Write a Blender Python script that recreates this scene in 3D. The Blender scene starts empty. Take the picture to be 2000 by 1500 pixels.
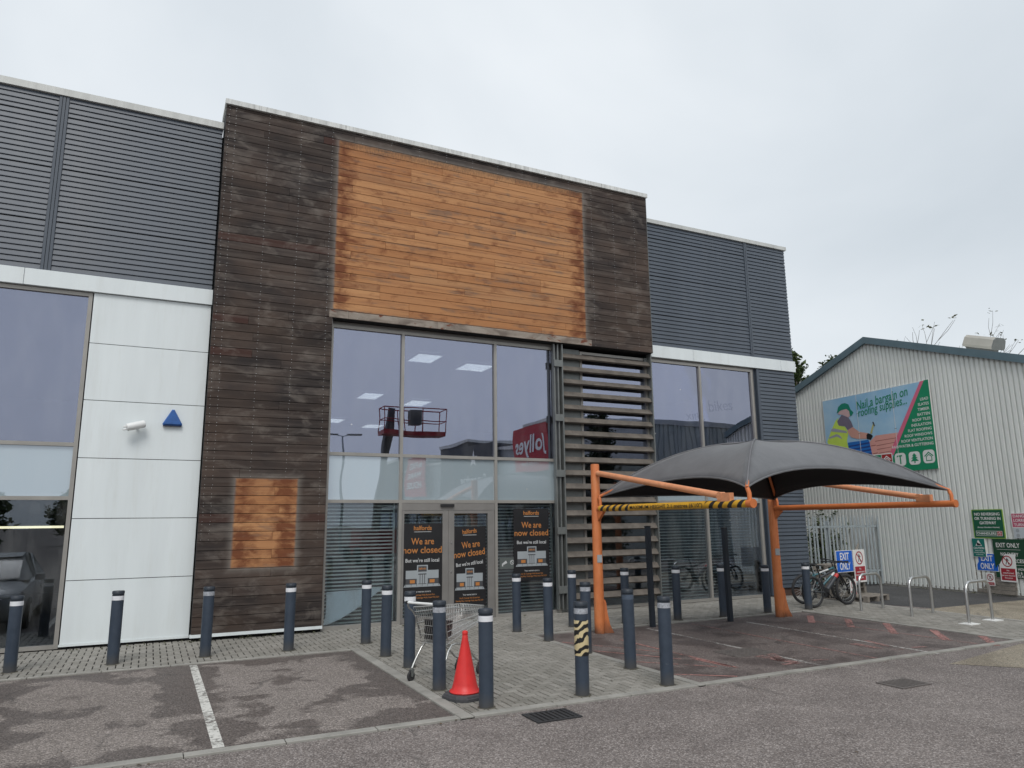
import bpy, math, random
from mathutils import Vector, Matrix
random.seed(7)
C = bpy.context.scene.collection
sc = bpy.context.scene

# ------------------------------------------------------------------ camera
CAMH = 2.074
YAW, PITCH, ROLL, FPX = 0.45816052, 0.18588329, -0.01042803, 1415.08
_cy, _sy, _cp, _sp = math.cos(YAW), math.sin(YAW), math.cos(PITCH), math.sin(PITCH)
cF = Vector((_sy*_cp, _cy*_cp, _sp)); _r = Vector((_cy, -_sy, 0)); _u = _r.cross(cF)
cR = _r*math.cos(ROLL) + _u*math.sin(ROLL)
cU = -_r*math.sin(ROLL) + _u*math.cos(ROLL)
cam = bpy.data.cameras.new('camera'); camo = bpy.data.objects.new('camera', cam); C.objects.link(camo)
cam.sensor_width = 36; cam.lens = FPX/2000*36; cam.clip_end = 2000; cam.clip_start = 0.05
m3 = Matrix((cR, cU, -cF)).transposed()
camo.matrix_world = Matrix.Translation((0, 0, CAMH)) @ m3.to_4x4()
sc.camera = camo

# ------------------------------------------------------------------ world, sun, exposure
SUN_EL, SUN_AZ = math.radians(50), math.radians(204)      # azimuth measured from +Y towards +X
w = bpy.data.worlds.new('World'); sc.world = w; w.use_nodes = True
nt = w.node_tree; nt.nodes.clear()
def nd(nt, typ, **kw):
    n = nt.nodes.new(typ)
    for k, v in kw.items():
        if k.startswith('p_'): setattr(n, k[2:], v); continue
        k = k.replace('__', ' ')
        s = n.inputs[int(k[1:])] if (k[0] == 'i' and k[1:].isdigit()) else n.inputs[k]
        if isinstance(v, bpy.types.NodeSocket): nt.links.new(v, s)
        else:
            if isinstance(v, (tuple, list)) and len(v) == 3 and s.type == 'RGBA': v = (*v, 1)
            s.default_value = v
    return n
def ramp(nt, fac, stops):
    n = nt.nodes.new('ShaderNodeValToRGB'); e = n.color_ramp.elements
    while len(e) > 1: e.remove(e[-1])
    for i, (p, c) in enumerate(stops):
        x = e[0] if i == 0 else e.new(p)
        x.position = p; x.color = (*c, 1) if len(c) == 3 else c
    nt.links.new(fac, n.inputs[0]); return n.outputs[0]
def mth(nt, op, a, b=0.0, c=None, clamp=False):
    n = nt.nodes.new('ShaderNodeMath'); n.operation = op; n.use_clamp = clamp
    for i, v in enumerate((a, b) if c is None else (a, b, c)):
        if isinstance(v, bpy.types.NodeSocket): nt.links.new(v, n.inputs[i])
        else: n.inputs[i].default_value = v
    return n.outputs[0]
def mixc(nt, f, a, b, mode='MIX'):
    n = nt.nodes.new('ShaderNodeMix'); n.data_type = 'RGBA'; n.blend_type = mode
    for i, v in ((0, f), (6, a), (7, b)):
        if isinstance(v, bpy.types.NodeSocket): nt.links.new(v, n.inputs[i])
        else: n.inputs[i].default_value = (*v, 1) if isinstance(v, (tuple, list)) and len(v) == 3 else v
    return n.outputs[2]
sky = nd(nt, 'ShaderNodeTexSky', p_sky_type='NISHITA', p_sun_disc=False, p_sun_elevation=SUN_EL, p_sun_rotation=SUN_AZ, p_air_density=1.5, p_dust_density=4.0)
tc = nd(nt, 'ShaderNodeTexCoord')
mp = nd(nt, 'ShaderNodeMapping', Vector=tc.outputs['Generated'], Scale=(1.0, 1.0, 1.7))
n1 = nd(nt, 'ShaderNodeTexNoise', Vector=mp.outputs[0], Scale=1.5, Detail=5.0, Roughness=0.48, Distortion=0.3)
cl = ramp(nt, n1.outputs[0], [(0.28, (0.64, 0.70, 0.755)), (0.50, (0.755, 0.81, 0.86)), (0.72, (0.88, 0.925, 0.965))])
sk = mixc(nt, 1.0, sky.outputs[0], (0.075, 0.075, 0.075), 'MULTIPLY')
col = mixc(nt, 0.9, sk, cl)
bg = nd(nt, 'ShaderNodeBackground', Color=col, Strength=1.0)
ow = nd(nt, 'ShaderNodeOutputWorld', Surface=bg.outputs[0])
sl = bpy.data.lights.new('sun', 'SUN'); so = bpy.data.objects.new('sun', sl); C.objects.link(so)
sl.energy = 1.45; sl.angle = math.radians(25); sl.color = (1.0, 0.97, 0.93)
sd = Vector((math.sin(SUN_AZ)*math.cos(SUN_EL), math.cos(SUN_AZ)*math.cos(SUN_EL), math.sin(SUN_EL)))
so.rotation_euler = sd.to_track_quat('Z', 'Y').to_euler(); so.location = sd*60
vs = sc.view_settings
vs.view_transform = 'Standard'; vs.look = 'None'; vs.exposure = 0.07; vs.gamma = 1.0; vs.use_curve_mapping = False
sc.render.engine = 'CYCLES'
sc.cycles.max_bounces = 8; sc.cycles.transparent_max_bounces = 16; sc.cycles.glossy_bounces = 4

# ------------------------------------------------------------------ pixel -> place helpers (2000 x 1500 photo)
def ray(x, y): return cR*((x-1000)/FPX) - cU*((y-750)/FPX) + cF
def G(x, y, z=0.0):
    d = ray(x, y); t = (z-CAMH)/d.z; return Vector((d.x*t, d.y*t, z))
def AY(x, y, Y):
    d = ray(x, y); t = Y/d.y; return Vector((d.x*t, Y, CAMH+d.z*t))
def AX(x, y, X):
    d = ray(x, y); t = X/d.x; return Vector((X, d.y*t, CAMH+d.z*t))

# ------------------------------------------------------------------ mesh helpers
WLOC = {}
class MB:
    def __init__(s): s.v = []; s.f = []; s.mi = []
    def add(s, vs, fs, mi=0):
        o = len(s.v); s.v += [Vector(p) for p in vs]
        for f in fs: s.f.append([i+o for i in f]); s.mi.append(mi)
        return s
    def box(s, x0, x1, y0, y1, z0, z1, mi=0, M=None):
        vs = [Vector((x, y, z)) for z in (z0, z1) for y in (y0, y1) for x in (x0, x1)]
        if M is not None: vs = [M @ p for p in vs]
        return s.add(vs, [(0,2,3,1), (4,5,7,6), (0,1,5,4), (2,6,7,3), (0,4,6,2), (1,3,7,5)], mi)
    def bbox(s, x0, x1, y0, y1, z0, z1, b=0.01, mi=0):       # box with its top edges chamfered
        vs = [(x0,y0,z0),(x1,y0,z0),(x1,y1,z0),(x0,y1,z0),(x0,y0,z1-b),(x1,y0,z1-b),(x1,y1,z1-b),(x0,y1,z1-b),(x0+b,y0+b,z1),(x1-b,y0+b,z1),(x1-b,y1-b,z1),(x0+b,y1-b,z1)]
        fs = [(3,2,1,0),(8,9,10,11)]
        for i in range(4):
            j = (i+1) % 4; fs += [(i,j,j+4,i+4), (i+4,j+4,j+8,i+8)]
        return s.add(vs, fs, mi)
    def quad(s, a, b, c, d, mi=0): return s.add([a, b, c, d], [(0,1,2,3)], mi)
    def tube(s, path, r, n=8, mi=0, closed=False, cap=True):
        P = [Vector(p) for p in path]; k = len(P); R = r if isinstance(r, (list, tuple)) else [r]*k
        up = None; rings = []
        for i in range(k):
            if closed: t = P[(i+1) % k]-P[i-1]
            else: t = P[min(i+1, k-1)]-P[max(i-1, 0)]
            t = t.normalized()
            if up is None: up = Vector((0,0,1)) if abs(t.z) < 0.9 else Vector((1,0,0))
            a = (up - t*up.dot(t))
            if a.length < 1e-4: a = Vector((1,0,0)) - t*t.x
            a.normalize(); up = a; b = t.cross(a)
            rings.append([P[i] + (a*math.cos(2*math.pi*j/n)+b*math.sin(2*math.pi*j/n))*R[i] for j in range(n)])
        vs = [p for r_ in rings for p in r_]; fs = []
        for i in range(k if closed else k-1):
            i2 = (i+1) % k
            for j in range(n): fs.append((i*n+j, i*n+(j+1) % n, i2*n+(j+1) % n, i2*n+j))
        if cap and not closed: fs += [tuple(range(n-1, -1, -1)), tuple((k-1)*n+j for j in range(n))]
        return s.add(vs, fs, mi)
    def lathe(s, prof, c=(0,0,0), n=24, mi=0, axis='Z'):
        c = Vector(c); vs = []; fs = []; k = len(prof)
        for r, z in prof:
            for j in range(n):
                a = 2*math.pi*j/n
                p = Vector((r*math.cos(a), r*math.sin(a), z))
                if axis == 'Y': p = Vector((p.x, p.z, p.y))
                if axis == 'X': p = Vector((p.z, p.x, p.y))
                vs.append(c+p)
        for i in range(k-1):
            for j in range(n): fs.append((i*n+j, i*n+(j+1) % n, (i+1)*n+(j+1) % n, (i+1)*n+j))
        if prof[0][0] > 1e-4: fs.append(tuple(range(n-1, -1, -1)))
        if prof[-1][0] > 1e-4: fs.append(tuple((k-1)*n+j for j in range(n)))
        return s.add(vs, fs, mi)
    def prism(s, poly, o, ru, uu, nn, d0, d1, mi=0):            # 2-d polygon on the plane o + u*ru + v*uu, between depths d0, d1 along nn
        o, ru, uu, nn = Vector(o), Vector(ru), Vector(uu), Vector(nn); k = len(poly)
        vs = [o+ru*p[0]+uu*p[1]+nn*d for d in (d0, d1) for p in poly]
        fs = [tuple(range(k)), tuple(range(2*k-1, k-1, -1))] + [(i, i+k, (i+1) % k+k, (i+1) % k) for i in range(k)]
        return s.add(vs, fs, mi)
    def build(s, name, mat, parent=None, local=False, smooth=False, kind=None):
        me = bpy.data.meshes.new(name)
        off = Vector((0,0,0)) if (parent is None or local) else WLOC.get(parent.name, Vector((0,0,0)))
        me.from_pydata([tuple(p-off) for p in s.v], [], s.f)
        mats = mat if isinstance(mat, (list, tuple)) else [mat]
        for m in mats: me.materials.append(m)
        if len(mats) > 1:
            for p, i in zip(me.polygons, s.mi): p.material_index = i
        if smooth:
            for p in me.polygons: p.use_smooth = True
            me.set_sharp_from_angle(angle=math.radians(40))
        me.update()
        return link(name, me, parent, kind, off if not local else None)
def link(name, me, parent=None, kind=None, off=None):
    o = bpy.data.objects.new(name, me); C.objects.link(o)
    if parent: o.parent = parent
    if kind: o['kind'] = kind
    WLOC[o.name] = WLOC.get(parent.name, Vector((0,0,0))) if parent else Vector((0,0,0))
    return o
def thing(name, label, cat, loc=(0,0,0), group=None, rotz=0):
    o = bpy.data.objects.new(name, None); C.objects.link(o); o.empty_display_size = 0.2
    o.location = loc; o.rotation_euler = (0,0,rotz); o['label'] = label; o['category'] = cat
    if group: o['group'] = group
    WLOC[o.name] = Vector(loc); return o
def tag(o, label, cat, group=None):
    o['label'] = label; o['category'] = cat
    if group: o['group'] = group
    return o
def struct(o): o['kind'] = 'structure'; return o
def copy_tree(o, parent=None):
    c = o.copy(); C.objects.link(c); c.parent = parent
    for ch in list(o.children): copy_tree(ch, c)
    return c
_TX = {}
def textdata(s, bold=0.0, shear=0.0, space=1.0):
    k = (s, bold, shear, space)
    if k not in _TX:
        cu = bpy.data.curves.new('t', 'FONT'); cu.body = s; cu.size = 1; cu.offset = bold; cu.shear = shear; cu.space_character = space; cu.resolution_u = 3
        ob = bpy.data.objects.new('t', cu); me = bpy.data.meshes.new_from_object(ob)
        _TX[k] = ([v.co.copy() for v in me.vertices], [list(p.vertices) for p in me.polygons])
        bpy.data.objects.remove(ob); bpy.data.meshes.remove(me); bpy.data.curves.remove(cu)
    return _TX[k]
class Board:                                                    # a flat sheet in space to print on: u right, v up, d outwards
    def __init__(s, o, ru, nn, uu=(0,0,1)): s.o, s.r, s.n, s.u = Vector(o), Vector(ru).normalized(), Vector(nn).normalized(), Vector(uu).normalized()
    def p(s, u, v, d=0.0): return s.o+s.r*u+s.u*v+s.n*d
    def rect(s, mb, u0, u1, v0, v1, d0, d1, mi=0): return mb.prism([(u0,v0),(u1,v0),(u1,v1),(u0,v1)], s.o, s.r, s.u, s.n, d0, d1, mi)
    def poly(s, mb, pts, d, mi=0): return mb.add([s.p(a, b, d) for a, b in pts], [tuple(range(len(pts)))], mi)
    def sheet(s, mb, u0, u1, v0, v1, d, mi=0): return s.poly(mb, [(u0,v0),(u1,v0),(u1,v1),(u0,v1)], d, mi)
    def text(s, mb, t, u, v, size, d, mi=0, align='C', width=None, bold=0.0, shear=0.0, rot=0.0, warp=None):
        vs, fs = textdata(t, bold, shear)
        x0 = min(p.x for p in vs); x1 = max(p.x for p in vs); sx = size
        if width: sx = width/(x1-x0)
        ox = {'C': (x0+x1)/2, 'L': x0, 'R': x1}[align]; c, n = math.cos(rot), math.sin(rot); out = []
        for p in vs:
            a, b = (p.x-ox)*sx, p.y*size
            a, b = a*c-b*n, a*n+b*c
            if warp: a, b = warp(a, b)
            out.append(s.p(u+a, v+b, d))
        return mb.add(out, fs, mi)

# ------------------------------------------------------------------ materials
def newmat(name):
    m = bpy.data.materials.new(name); m.use_nodes = True; nt = m.node_tree; nt.nodes.clear()
    b = nd(nt, 'ShaderNodeBsdfPrincipled'); o = nd(nt, 'ShaderNodeOutputMaterial', Surface=b.outputs[0])
    g = nd(nt, 'ShaderNodeNewGeometry'); return m, nt, b, g
def rnd(nt, g):
    oi = nd(nt, 'ShaderNodeObjectInfo')
    return mth(nt, 'FRACT', mth(nt, 'ADD', oi.outputs['Random'], mth(nt, 'MULTIPLY', g.outputs['Random Per Island'], 0.731)))
def paint(name, c, rough=0.5, metal=0.0, var=0.12, scale=3.0, dirt=0.0, dirtc=(0.08,0.07,0.06), bump=0.0, streak=False, spec=0.5, bscale=None):
    m, nt, b, g = newmat(name)
    pos = g.outputs['Position']
    if streak: pos = nd(nt, 'ShaderNodeMapping', Vector=pos, Scale=(1, 1, 0.12)).outputs[0]
    n = nd(nt, 'ShaderNodeTexNoise', Vector=pos, Scale=scale, Detail=6.0, Roughness=0.6)
    lo = tuple(x*(1-var) for x in c); hi = tuple(min(1, x*(1+var)) for x in c)
    col = ramp(nt, n.outputs[0], [(0.3, lo), (0.7, hi)])
    if dirt > 0:
        n2 = nd(nt, 'ShaderNodeTexNoise', Vector=pos, Scale=scale*2.7, Detail=8.0, Roughness=0.7)
        f = mth(nt, 'MULTIPLY', ramp(nt, n2.outputs[0], [(0.52, (0,0,0)), (0.72, (1,1,1))]), dirt)
        col = mixc(nt, f, col, dirtc)
    nt.links.new(col, b.inputs['Base Color'])
    b.inputs['Roughness'].default_value = rough; b.inputs['Metallic'].default_value = metal; b.inputs['Specular IOR Level'].default_value = spec
    rr = nd(nt, 'ShaderNodeMapRange', Value=n.outputs[0]); rr.inputs[3].default_value = max(0, rough-0.08); rr.inputs[4].default_value = min(1, rough+0.1)
    nt.links.new(rr.outputs[0], b.inputs['Roughness'])
    if bump > 0:
        n3 = nd(nt, 'ShaderNodeTexNoise', Vector=g.outputs['Position'], Scale=bscale or scale*12, Detail=4.0)
        bp = nd(nt, 'ShaderNodeBump', Strength=bump, Distance=0.01, Height=n3.outputs[0]); nt.links.new(bp.outputs[0], b.inputs['Normal'])
    return m
def emis(name, c, s):
    m, nt, b, g = newmat(name); b.inputs['Base Color'].default_value = (*c, 1); b.inputs['Emission Color'].default_value = (*c, 1); b.inputs['Emission Strength'].default_value = s; return m
def glassm(name, refl, tint, trans, film=None, rough=0.0):
    m = bpy.data.materials.new(name); m.use_nodes = True; nt = m.node_tree; nt.nodes.clear()
    g = nd(nt, 'ShaderNodeNewGeometry')
    n = nd(nt, 'ShaderNodeTexNoise', Vector=g.outputs['Position'], Scale=0.9, Detail=1.0)
    bp = nd(nt, 'ShaderNodeBump', Strength=0.10, Distance=0.04, Height=n.outputs[0])
    gl = nd(nt, 'ShaderNodeBsdfGlossy', Color=tint, Roughness=rough, Normal=bp.outputs[0])
    tr = nd(nt, 'ShaderNodeBsdfTransparent', Color=trans)
    back = tr.outputs[0]
    if film:
        df = nd(nt, 'ShaderNodeBsdfDiffuse', Color=film)
        back = nd(nt, 'ShaderNodeMixShader', Fac=0.93, i1=tr.outputs[0], i2=df.outputs[0]).outputs[0]
    dn = nd(nt, 'ShaderNodeTexNoise', Vector=nd(nt, 'ShaderNodeMapping', Vector=g.outputs['Position'], Scale=(1.6, 1, 0.5)).outputs[0], Scale=2.0, Detail=8.0, Roughness=0.7)
    sp_ = nd(nt, 'ShaderNodeTexVoronoi', Vector=g.outputs['Position'], Scale=2.2); sr = nd(nt, 'ShaderNodeSeparateColor', Color=sp_.outputs['Color'])
    dust = mth(nt, 'ADD', mth(nt, 'MULTIPLY', ramp(nt, dn.outputs[0], [(0.45, (0,0,0)), (0.75, (1,1,1))]), 0.10), mth(nt, 'MULTIPLY', mth(nt, 'MULTIPLY', mth(nt, 'LESS_THAN', sp_.outputs['Distance'], 0.04), mth(nt, 'GREATER_THAN', sr.outputs[0], 0.82)), 0.7))
    back = nd(nt, 'ShaderNodeMixShader', Fac=dust, i1=back, i2=nd(nt, 'ShaderNodeBsdfDiffuse', Color=(0.55, 0.55, 0.52)).outputs[0]).outputs[0]
    lw = nd(nt, 'ShaderNodeFresnel', IOR=1.5)
    fac = mth(nt, 'ADD', mth(nt, 'MULTIPLY', lw.outputs[0], 0.8), refl, clamp=True)
    ms = nd(nt, 'ShaderNodeMixShader', Fac=fac, i1=back, i2=gl.outputs[0])
    nd(nt, 'ShaderNodeOutputMaterial', Surface=ms.outputs[0]); return m

def rectmask(nt, x, z, r, nz):      # signed distance to the inside of a rectangle, its edge roughened
    x0, x1, z0, z1 = r
    a = mth(nt, 'MINIMUM', mth(nt, 'SUBTRACT', x, x0), mth(nt, 'SUBTRACT', x1, x))
    c = mth(nt, 'MINIMUM', mth(nt, 'SUBTRACT', z, z0), mth(nt, 'SUBTRACT', z1, z))
    return mth(nt, 'ADD', mth(nt, 'MINIMUM', a, c), nz)
SIGN_BIG = (3.07, 9.2, 6.385, 10.19); SIGN_SMALL = (1.38, 2.52, 1.255, 2.91)
def timber():
    m, nt, b, g = newmat('weathered_timber')
    sp = nd(nt, 'ShaderNodeSeparateXYZ', Vector=g.outputs['Position']); x, z = sp.outputs[0], sp.outputs[2]
    r = rnd(nt, g)
    off = nd(nt, 'ShaderNodeCombineXYZ', X=mth(nt, 'MULTIPLY', r, 37.0), Y=0.0, Z=mth(nt, 'MULTIPLY', r, 11.0))
    pv = nd(nt, 'ShaderNodeVectorMath', p_operation='ADD', i0=g.outputs['Position'], i1=off.outputs[0])
    grain = nd(nt, 'ShaderNodeTexNoise', Vector=nd(nt, 'ShaderNodeMapping', Vector=pv.outputs[0], Scale=(0.7, 8, 22)).outputs[0], Scale=2.2, Detail=6.0, Roughness=0.65, Distortion=0.6)
    blot = nd(nt, 'ShaderNodeTexNoise', Vector=nd(nt, 'ShaderNodeMapping', Vector=pv.outputs[0], Scale=(1, 1, 1.5)).outputs[0], Scale=1.5, Detail=5.0, Roughness=0.6)
    smear = nd(nt, 'ShaderNodeTexNoise', Vector=nd(nt, 'ShaderNodeMapping', Vector=g.outputs['Position'], Scale=(1.3, 1, 2.6)).outputs[0], Scale=1.6, Detail=6.0, Roughness=0.62, Distortion=0.5)
    edge = nd(nt, 'ShaderNodeTexNoise', Vector=g.outputs['Position'], Scale=9.0, Detail=4.0)
    nz = mth(nt, 'MULTIPLY', mth(nt, 'SUBTRACT', edge.outputs[0], 0.5), 0.05)
    dist = mth(nt, 'MAXIMUM', rectmask(nt, x, z, SIGN_BIG, nz), rectmask(nt, x, z, SIGN_SMALL, mth(nt, 'MULTIPLY', nz, 0.5)))
    fresh = nd(nt, 'ShaderNodeMapRange', Value=dist); fresh.inputs[1].default_value = -0.012; fresh.inputs[2].default_value = 0.028
    # dark aged boards
    wide = nd(nt, 'ShaderNodeTexNoise', Vector=nd(nt, 'ShaderNodeMapping', Vector=g.outputs['Position'], Scale=(0.55, 1, 1.0)).outputs[0], Scale=1.1, Detail=4.0, Roughness=0.55)
    streak = nd(nt, 'ShaderNodeTexNoise', Vector=nd(nt, 'ShaderNodeMapping', Vector=pv.outputs[0], Scale=(0.22, 1, 5)).outputs[0], Scale=2.6, Detail=5.0, Roughness=0.6)
    fine = nd(nt, 'ShaderNodeTexNoise', Vector=nd(nt, 'ShaderNodeMapping', Vector=g.outputs['Position'], Scale=(7, 1, 2.2)).outputs[0], Scale=6.0, Detail=4.0, Roughness=0.7)
    dk = mixc(nt, ramp(nt, wide.outputs[0], [(0.38, (0,0,0)), (0.62, (1,1,1))]), (0.034, 0.028, 0.027), (0.078, 0.055, 0.044))
    rv = nd(nt, 'ShaderNodeMapRange', Value=r); rv.inputs[3].default_value = 0.78; rv.inputs[4].default_value = 1.22
    dk = mixc(nt, 1.0, dk, nd(nt, 'ShaderNodeCombineColor', Red=rv.outputs[0], Green=rv.outputs[0], Blue=rv.outputs[0]).outputs[0], 'MULTIPLY')
    dk = mixc(nt, ramp(nt, mth(nt, 'FRACT', mth(nt, 'MULTIPLY', r, 7.3)), [(0.93, (0,0,0)), (0.96, (1,1,1))]), dk, (0.062, 0.031, 0.025))
    dk = mixc(nt, mth(nt, 'MULTIPLY', ramp(nt, streak.outputs[0], [(0.48, (0,0,0)), (0.72, (1,1,1))]), 0.5), dk, (0.14, 0.115, 0.10))
    dk = mixc(nt, mth(nt, 'MULTIPLY', ramp(nt, smear.outputs[0], [(0.52, (0,0,0)), (0.78, (1,1,1))]), 0.65), dk, (0.23, 0.20, 0.175))
    dk = mixc(nt, mth(nt, 'MULTIPLY', ramp(nt, fine.outputs[0], [(0.70, (0,0,0)), (0.78, (1,1,1))]), 0.45), dk, (0.32, 0.30, 0.28))
    hal = nd(nt, 'ShaderNodeMapRange', Value=dist); hal.inputs[1].default_value = -0.16; hal.inputs[2].default_value = -0.015
    dk = mixc(nt, mth(nt, 'MULTIPLY', mth(nt, 'POWER', hal.outputs[0], 2.2), 0.50), dk, (0.25, 0.225, 0.20))
    # preserved boards that stood behind the removed signs
    lt = mixc(nt, r, (0.44, 0.205, 0.088), (0.58, 0.31, 0.145))
    lt = mixc(nt, ramp(nt, mth(nt, 'FRACT', mth(nt, 'MULTIPLY', r, 5.1)), [(0.72, (0,0,0)), (0.95, (0.7,0.7,0.7))]), lt, (0.35, 0.185, 0.095))
    lt = mixc(nt, mth(nt, 'MULTIPLY', ramp(nt, grain.outputs[0], [(0.42, (0,0,0)), (0.74, (1,1,1))]), 0.55), lt, (0.38, 0.155, 0.060))
    lt = mixc(nt, mth(nt, 'MULTIPLY', ramp(nt, streak.outputs[0], [(0.44, (0,0,0)), (0.70, (1,1,1))]), 0.7), lt, (0.28, 0.12, 0.055))
    lt = mixc(nt, mth(nt, 'MULTIPLY', ramp(nt, wide.outputs[0], [(0.50, (0,0,0)), (0.75, (1,1,1))]), 0.45), lt, (0.40, 0.19, 0.095))
    lt = mixc(nt, mth(nt, 'MULTIPLY', ramp(nt, mth(nt, 'MULTIPLY', streak.outputs[0], smear.outputs[0]), [(0.28, (0,0,0)), (0.38, (1,1,1))]), 0.55), lt, (0.16, 0.125, 0.10))
    st = nd(nt, 'ShaderNodeTexNoise', Vector=nd(nt, 'ShaderNodeMapping', Vector=pv.outputs[0], Scale=(0.8, 1, 1.4)).outputs[0], Scale=3.6, Detail=6.0, Roughness=0.62, Distortion=0.4)
    sidd = mth(nt, 'MINIMUM', mth(nt, 'MINIMUM', mth(nt, 'ABSOLUTE', mth(nt, 'SUBTRACT', x, SIGN_BIG[0]+0.12)), mth(nt, 'ABSOLUTE', mth(nt, 'SUBTRACT', x, SIGN_BIG[1]-0.12))), mth(nt, 'MINIMUM', mth(nt, 'ABSOLUTE', mth(nt, 'SUBTRACT', x, SIGN_SMALL[0]+0.15)), mth(nt, 'ABSOLUTE', mth(nt, 'SUBTRACT', x, SIGN_SMALL[1]-0.2))))
    nearedge = nd(nt, 'ShaderNodeMapRange', Value=sidd); nearedge.inputs[1].default_value = 0.42; nearedge.inputs[2].default_value = 0.0
    rust = mth(nt, 'MULTIPLY', ramp(nt, mth(nt, 'ADD', st.outputs[0], mth(nt, 'MULTIPLY', nearedge.outputs[0], 0.24)), [(0.54, (0,0,0)), (0.78, (1,1,1))]), 0.88)
    lt = mixc(nt, rust, lt, (0.15, 0.045, 0.020))
    mold = nd(nt, 'ShaderNodeMapRange', Value=mth(nt, 'ADD', mth(nt, 'SUBTRACT', SIGN_BIG[3], z), mth(nt, 'MULTIPLY', mth(nt, 'SUBTRACT', fine.outputs[0], 0.5), 0.55))); mold.inputs[1].default_value = 0.20; mold.inputs[2].default_value = 0.0
    lt = mixc(nt, mth(nt, 'MULTIPLY', mold.outputs[0], 0.6), lt, (0.07, 0.055, 0.04))
    # bleached lintel course under the sign
    lin = mth(nt, 'MULTIPLY', mth(nt, 'LESS_THAN', z, 6.388), mth(nt, 'MULTIPLY', mth(nt, 'GREATER_THAN', z, 6.215), mth(nt, 'MULTIPLY', mth(nt, 'GREATER_THAN', x, 3.0), mth(nt, 'LESS_THAN', x, 9.35))))
    lc = mixc(nt, ramp(nt, smear.outputs[0], [(0.4, (0,0,0)), (0.62, (1,1,1))]), (0.38, 0.33, 0.28), (0.19, 0.155, 0.13))
    lc = mixc(nt, ramp(nt, st.outputs[0], [(0.60, (0,0,0)), (0.66, (1,1,1))]), lc, (0.17, 0.055, 0.03))
    dk = mixc(nt, mth(nt, 'MULTIPLY', lin, 0.9), dk, lc)
    colr = mixc(nt, fresh.outputs[0], dk, lt)
    gv = nd(nt, 'ShaderNodeMapRange', Value=grain.outputs[0]); gv.inputs[3].default_value = 0.78; gv.inputs[4].default_value = 1.16
    colr = mixc(nt, 1.0, colr, nd(nt, 'ShaderNodeCombineColor', Red=gv.outputs[0], Green=gv.outputs[0], Blue=gv.outputs[0]).outputs[0], 'MULTIPLY')
    nt.links.new(colr, b.inputs['Base Color']); b.inputs['Roughness'].default_value = 0.78; b.inputs['Specular IOR Level'].default_value = 0.25
    bp = nd(nt, 'ShaderNodeBump', Strength=0.35, Distance=0.004, Height=grain.outputs[0]); nt.links.new(bp.outputs[0], b.inputs['Normal'])
    return m
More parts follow.
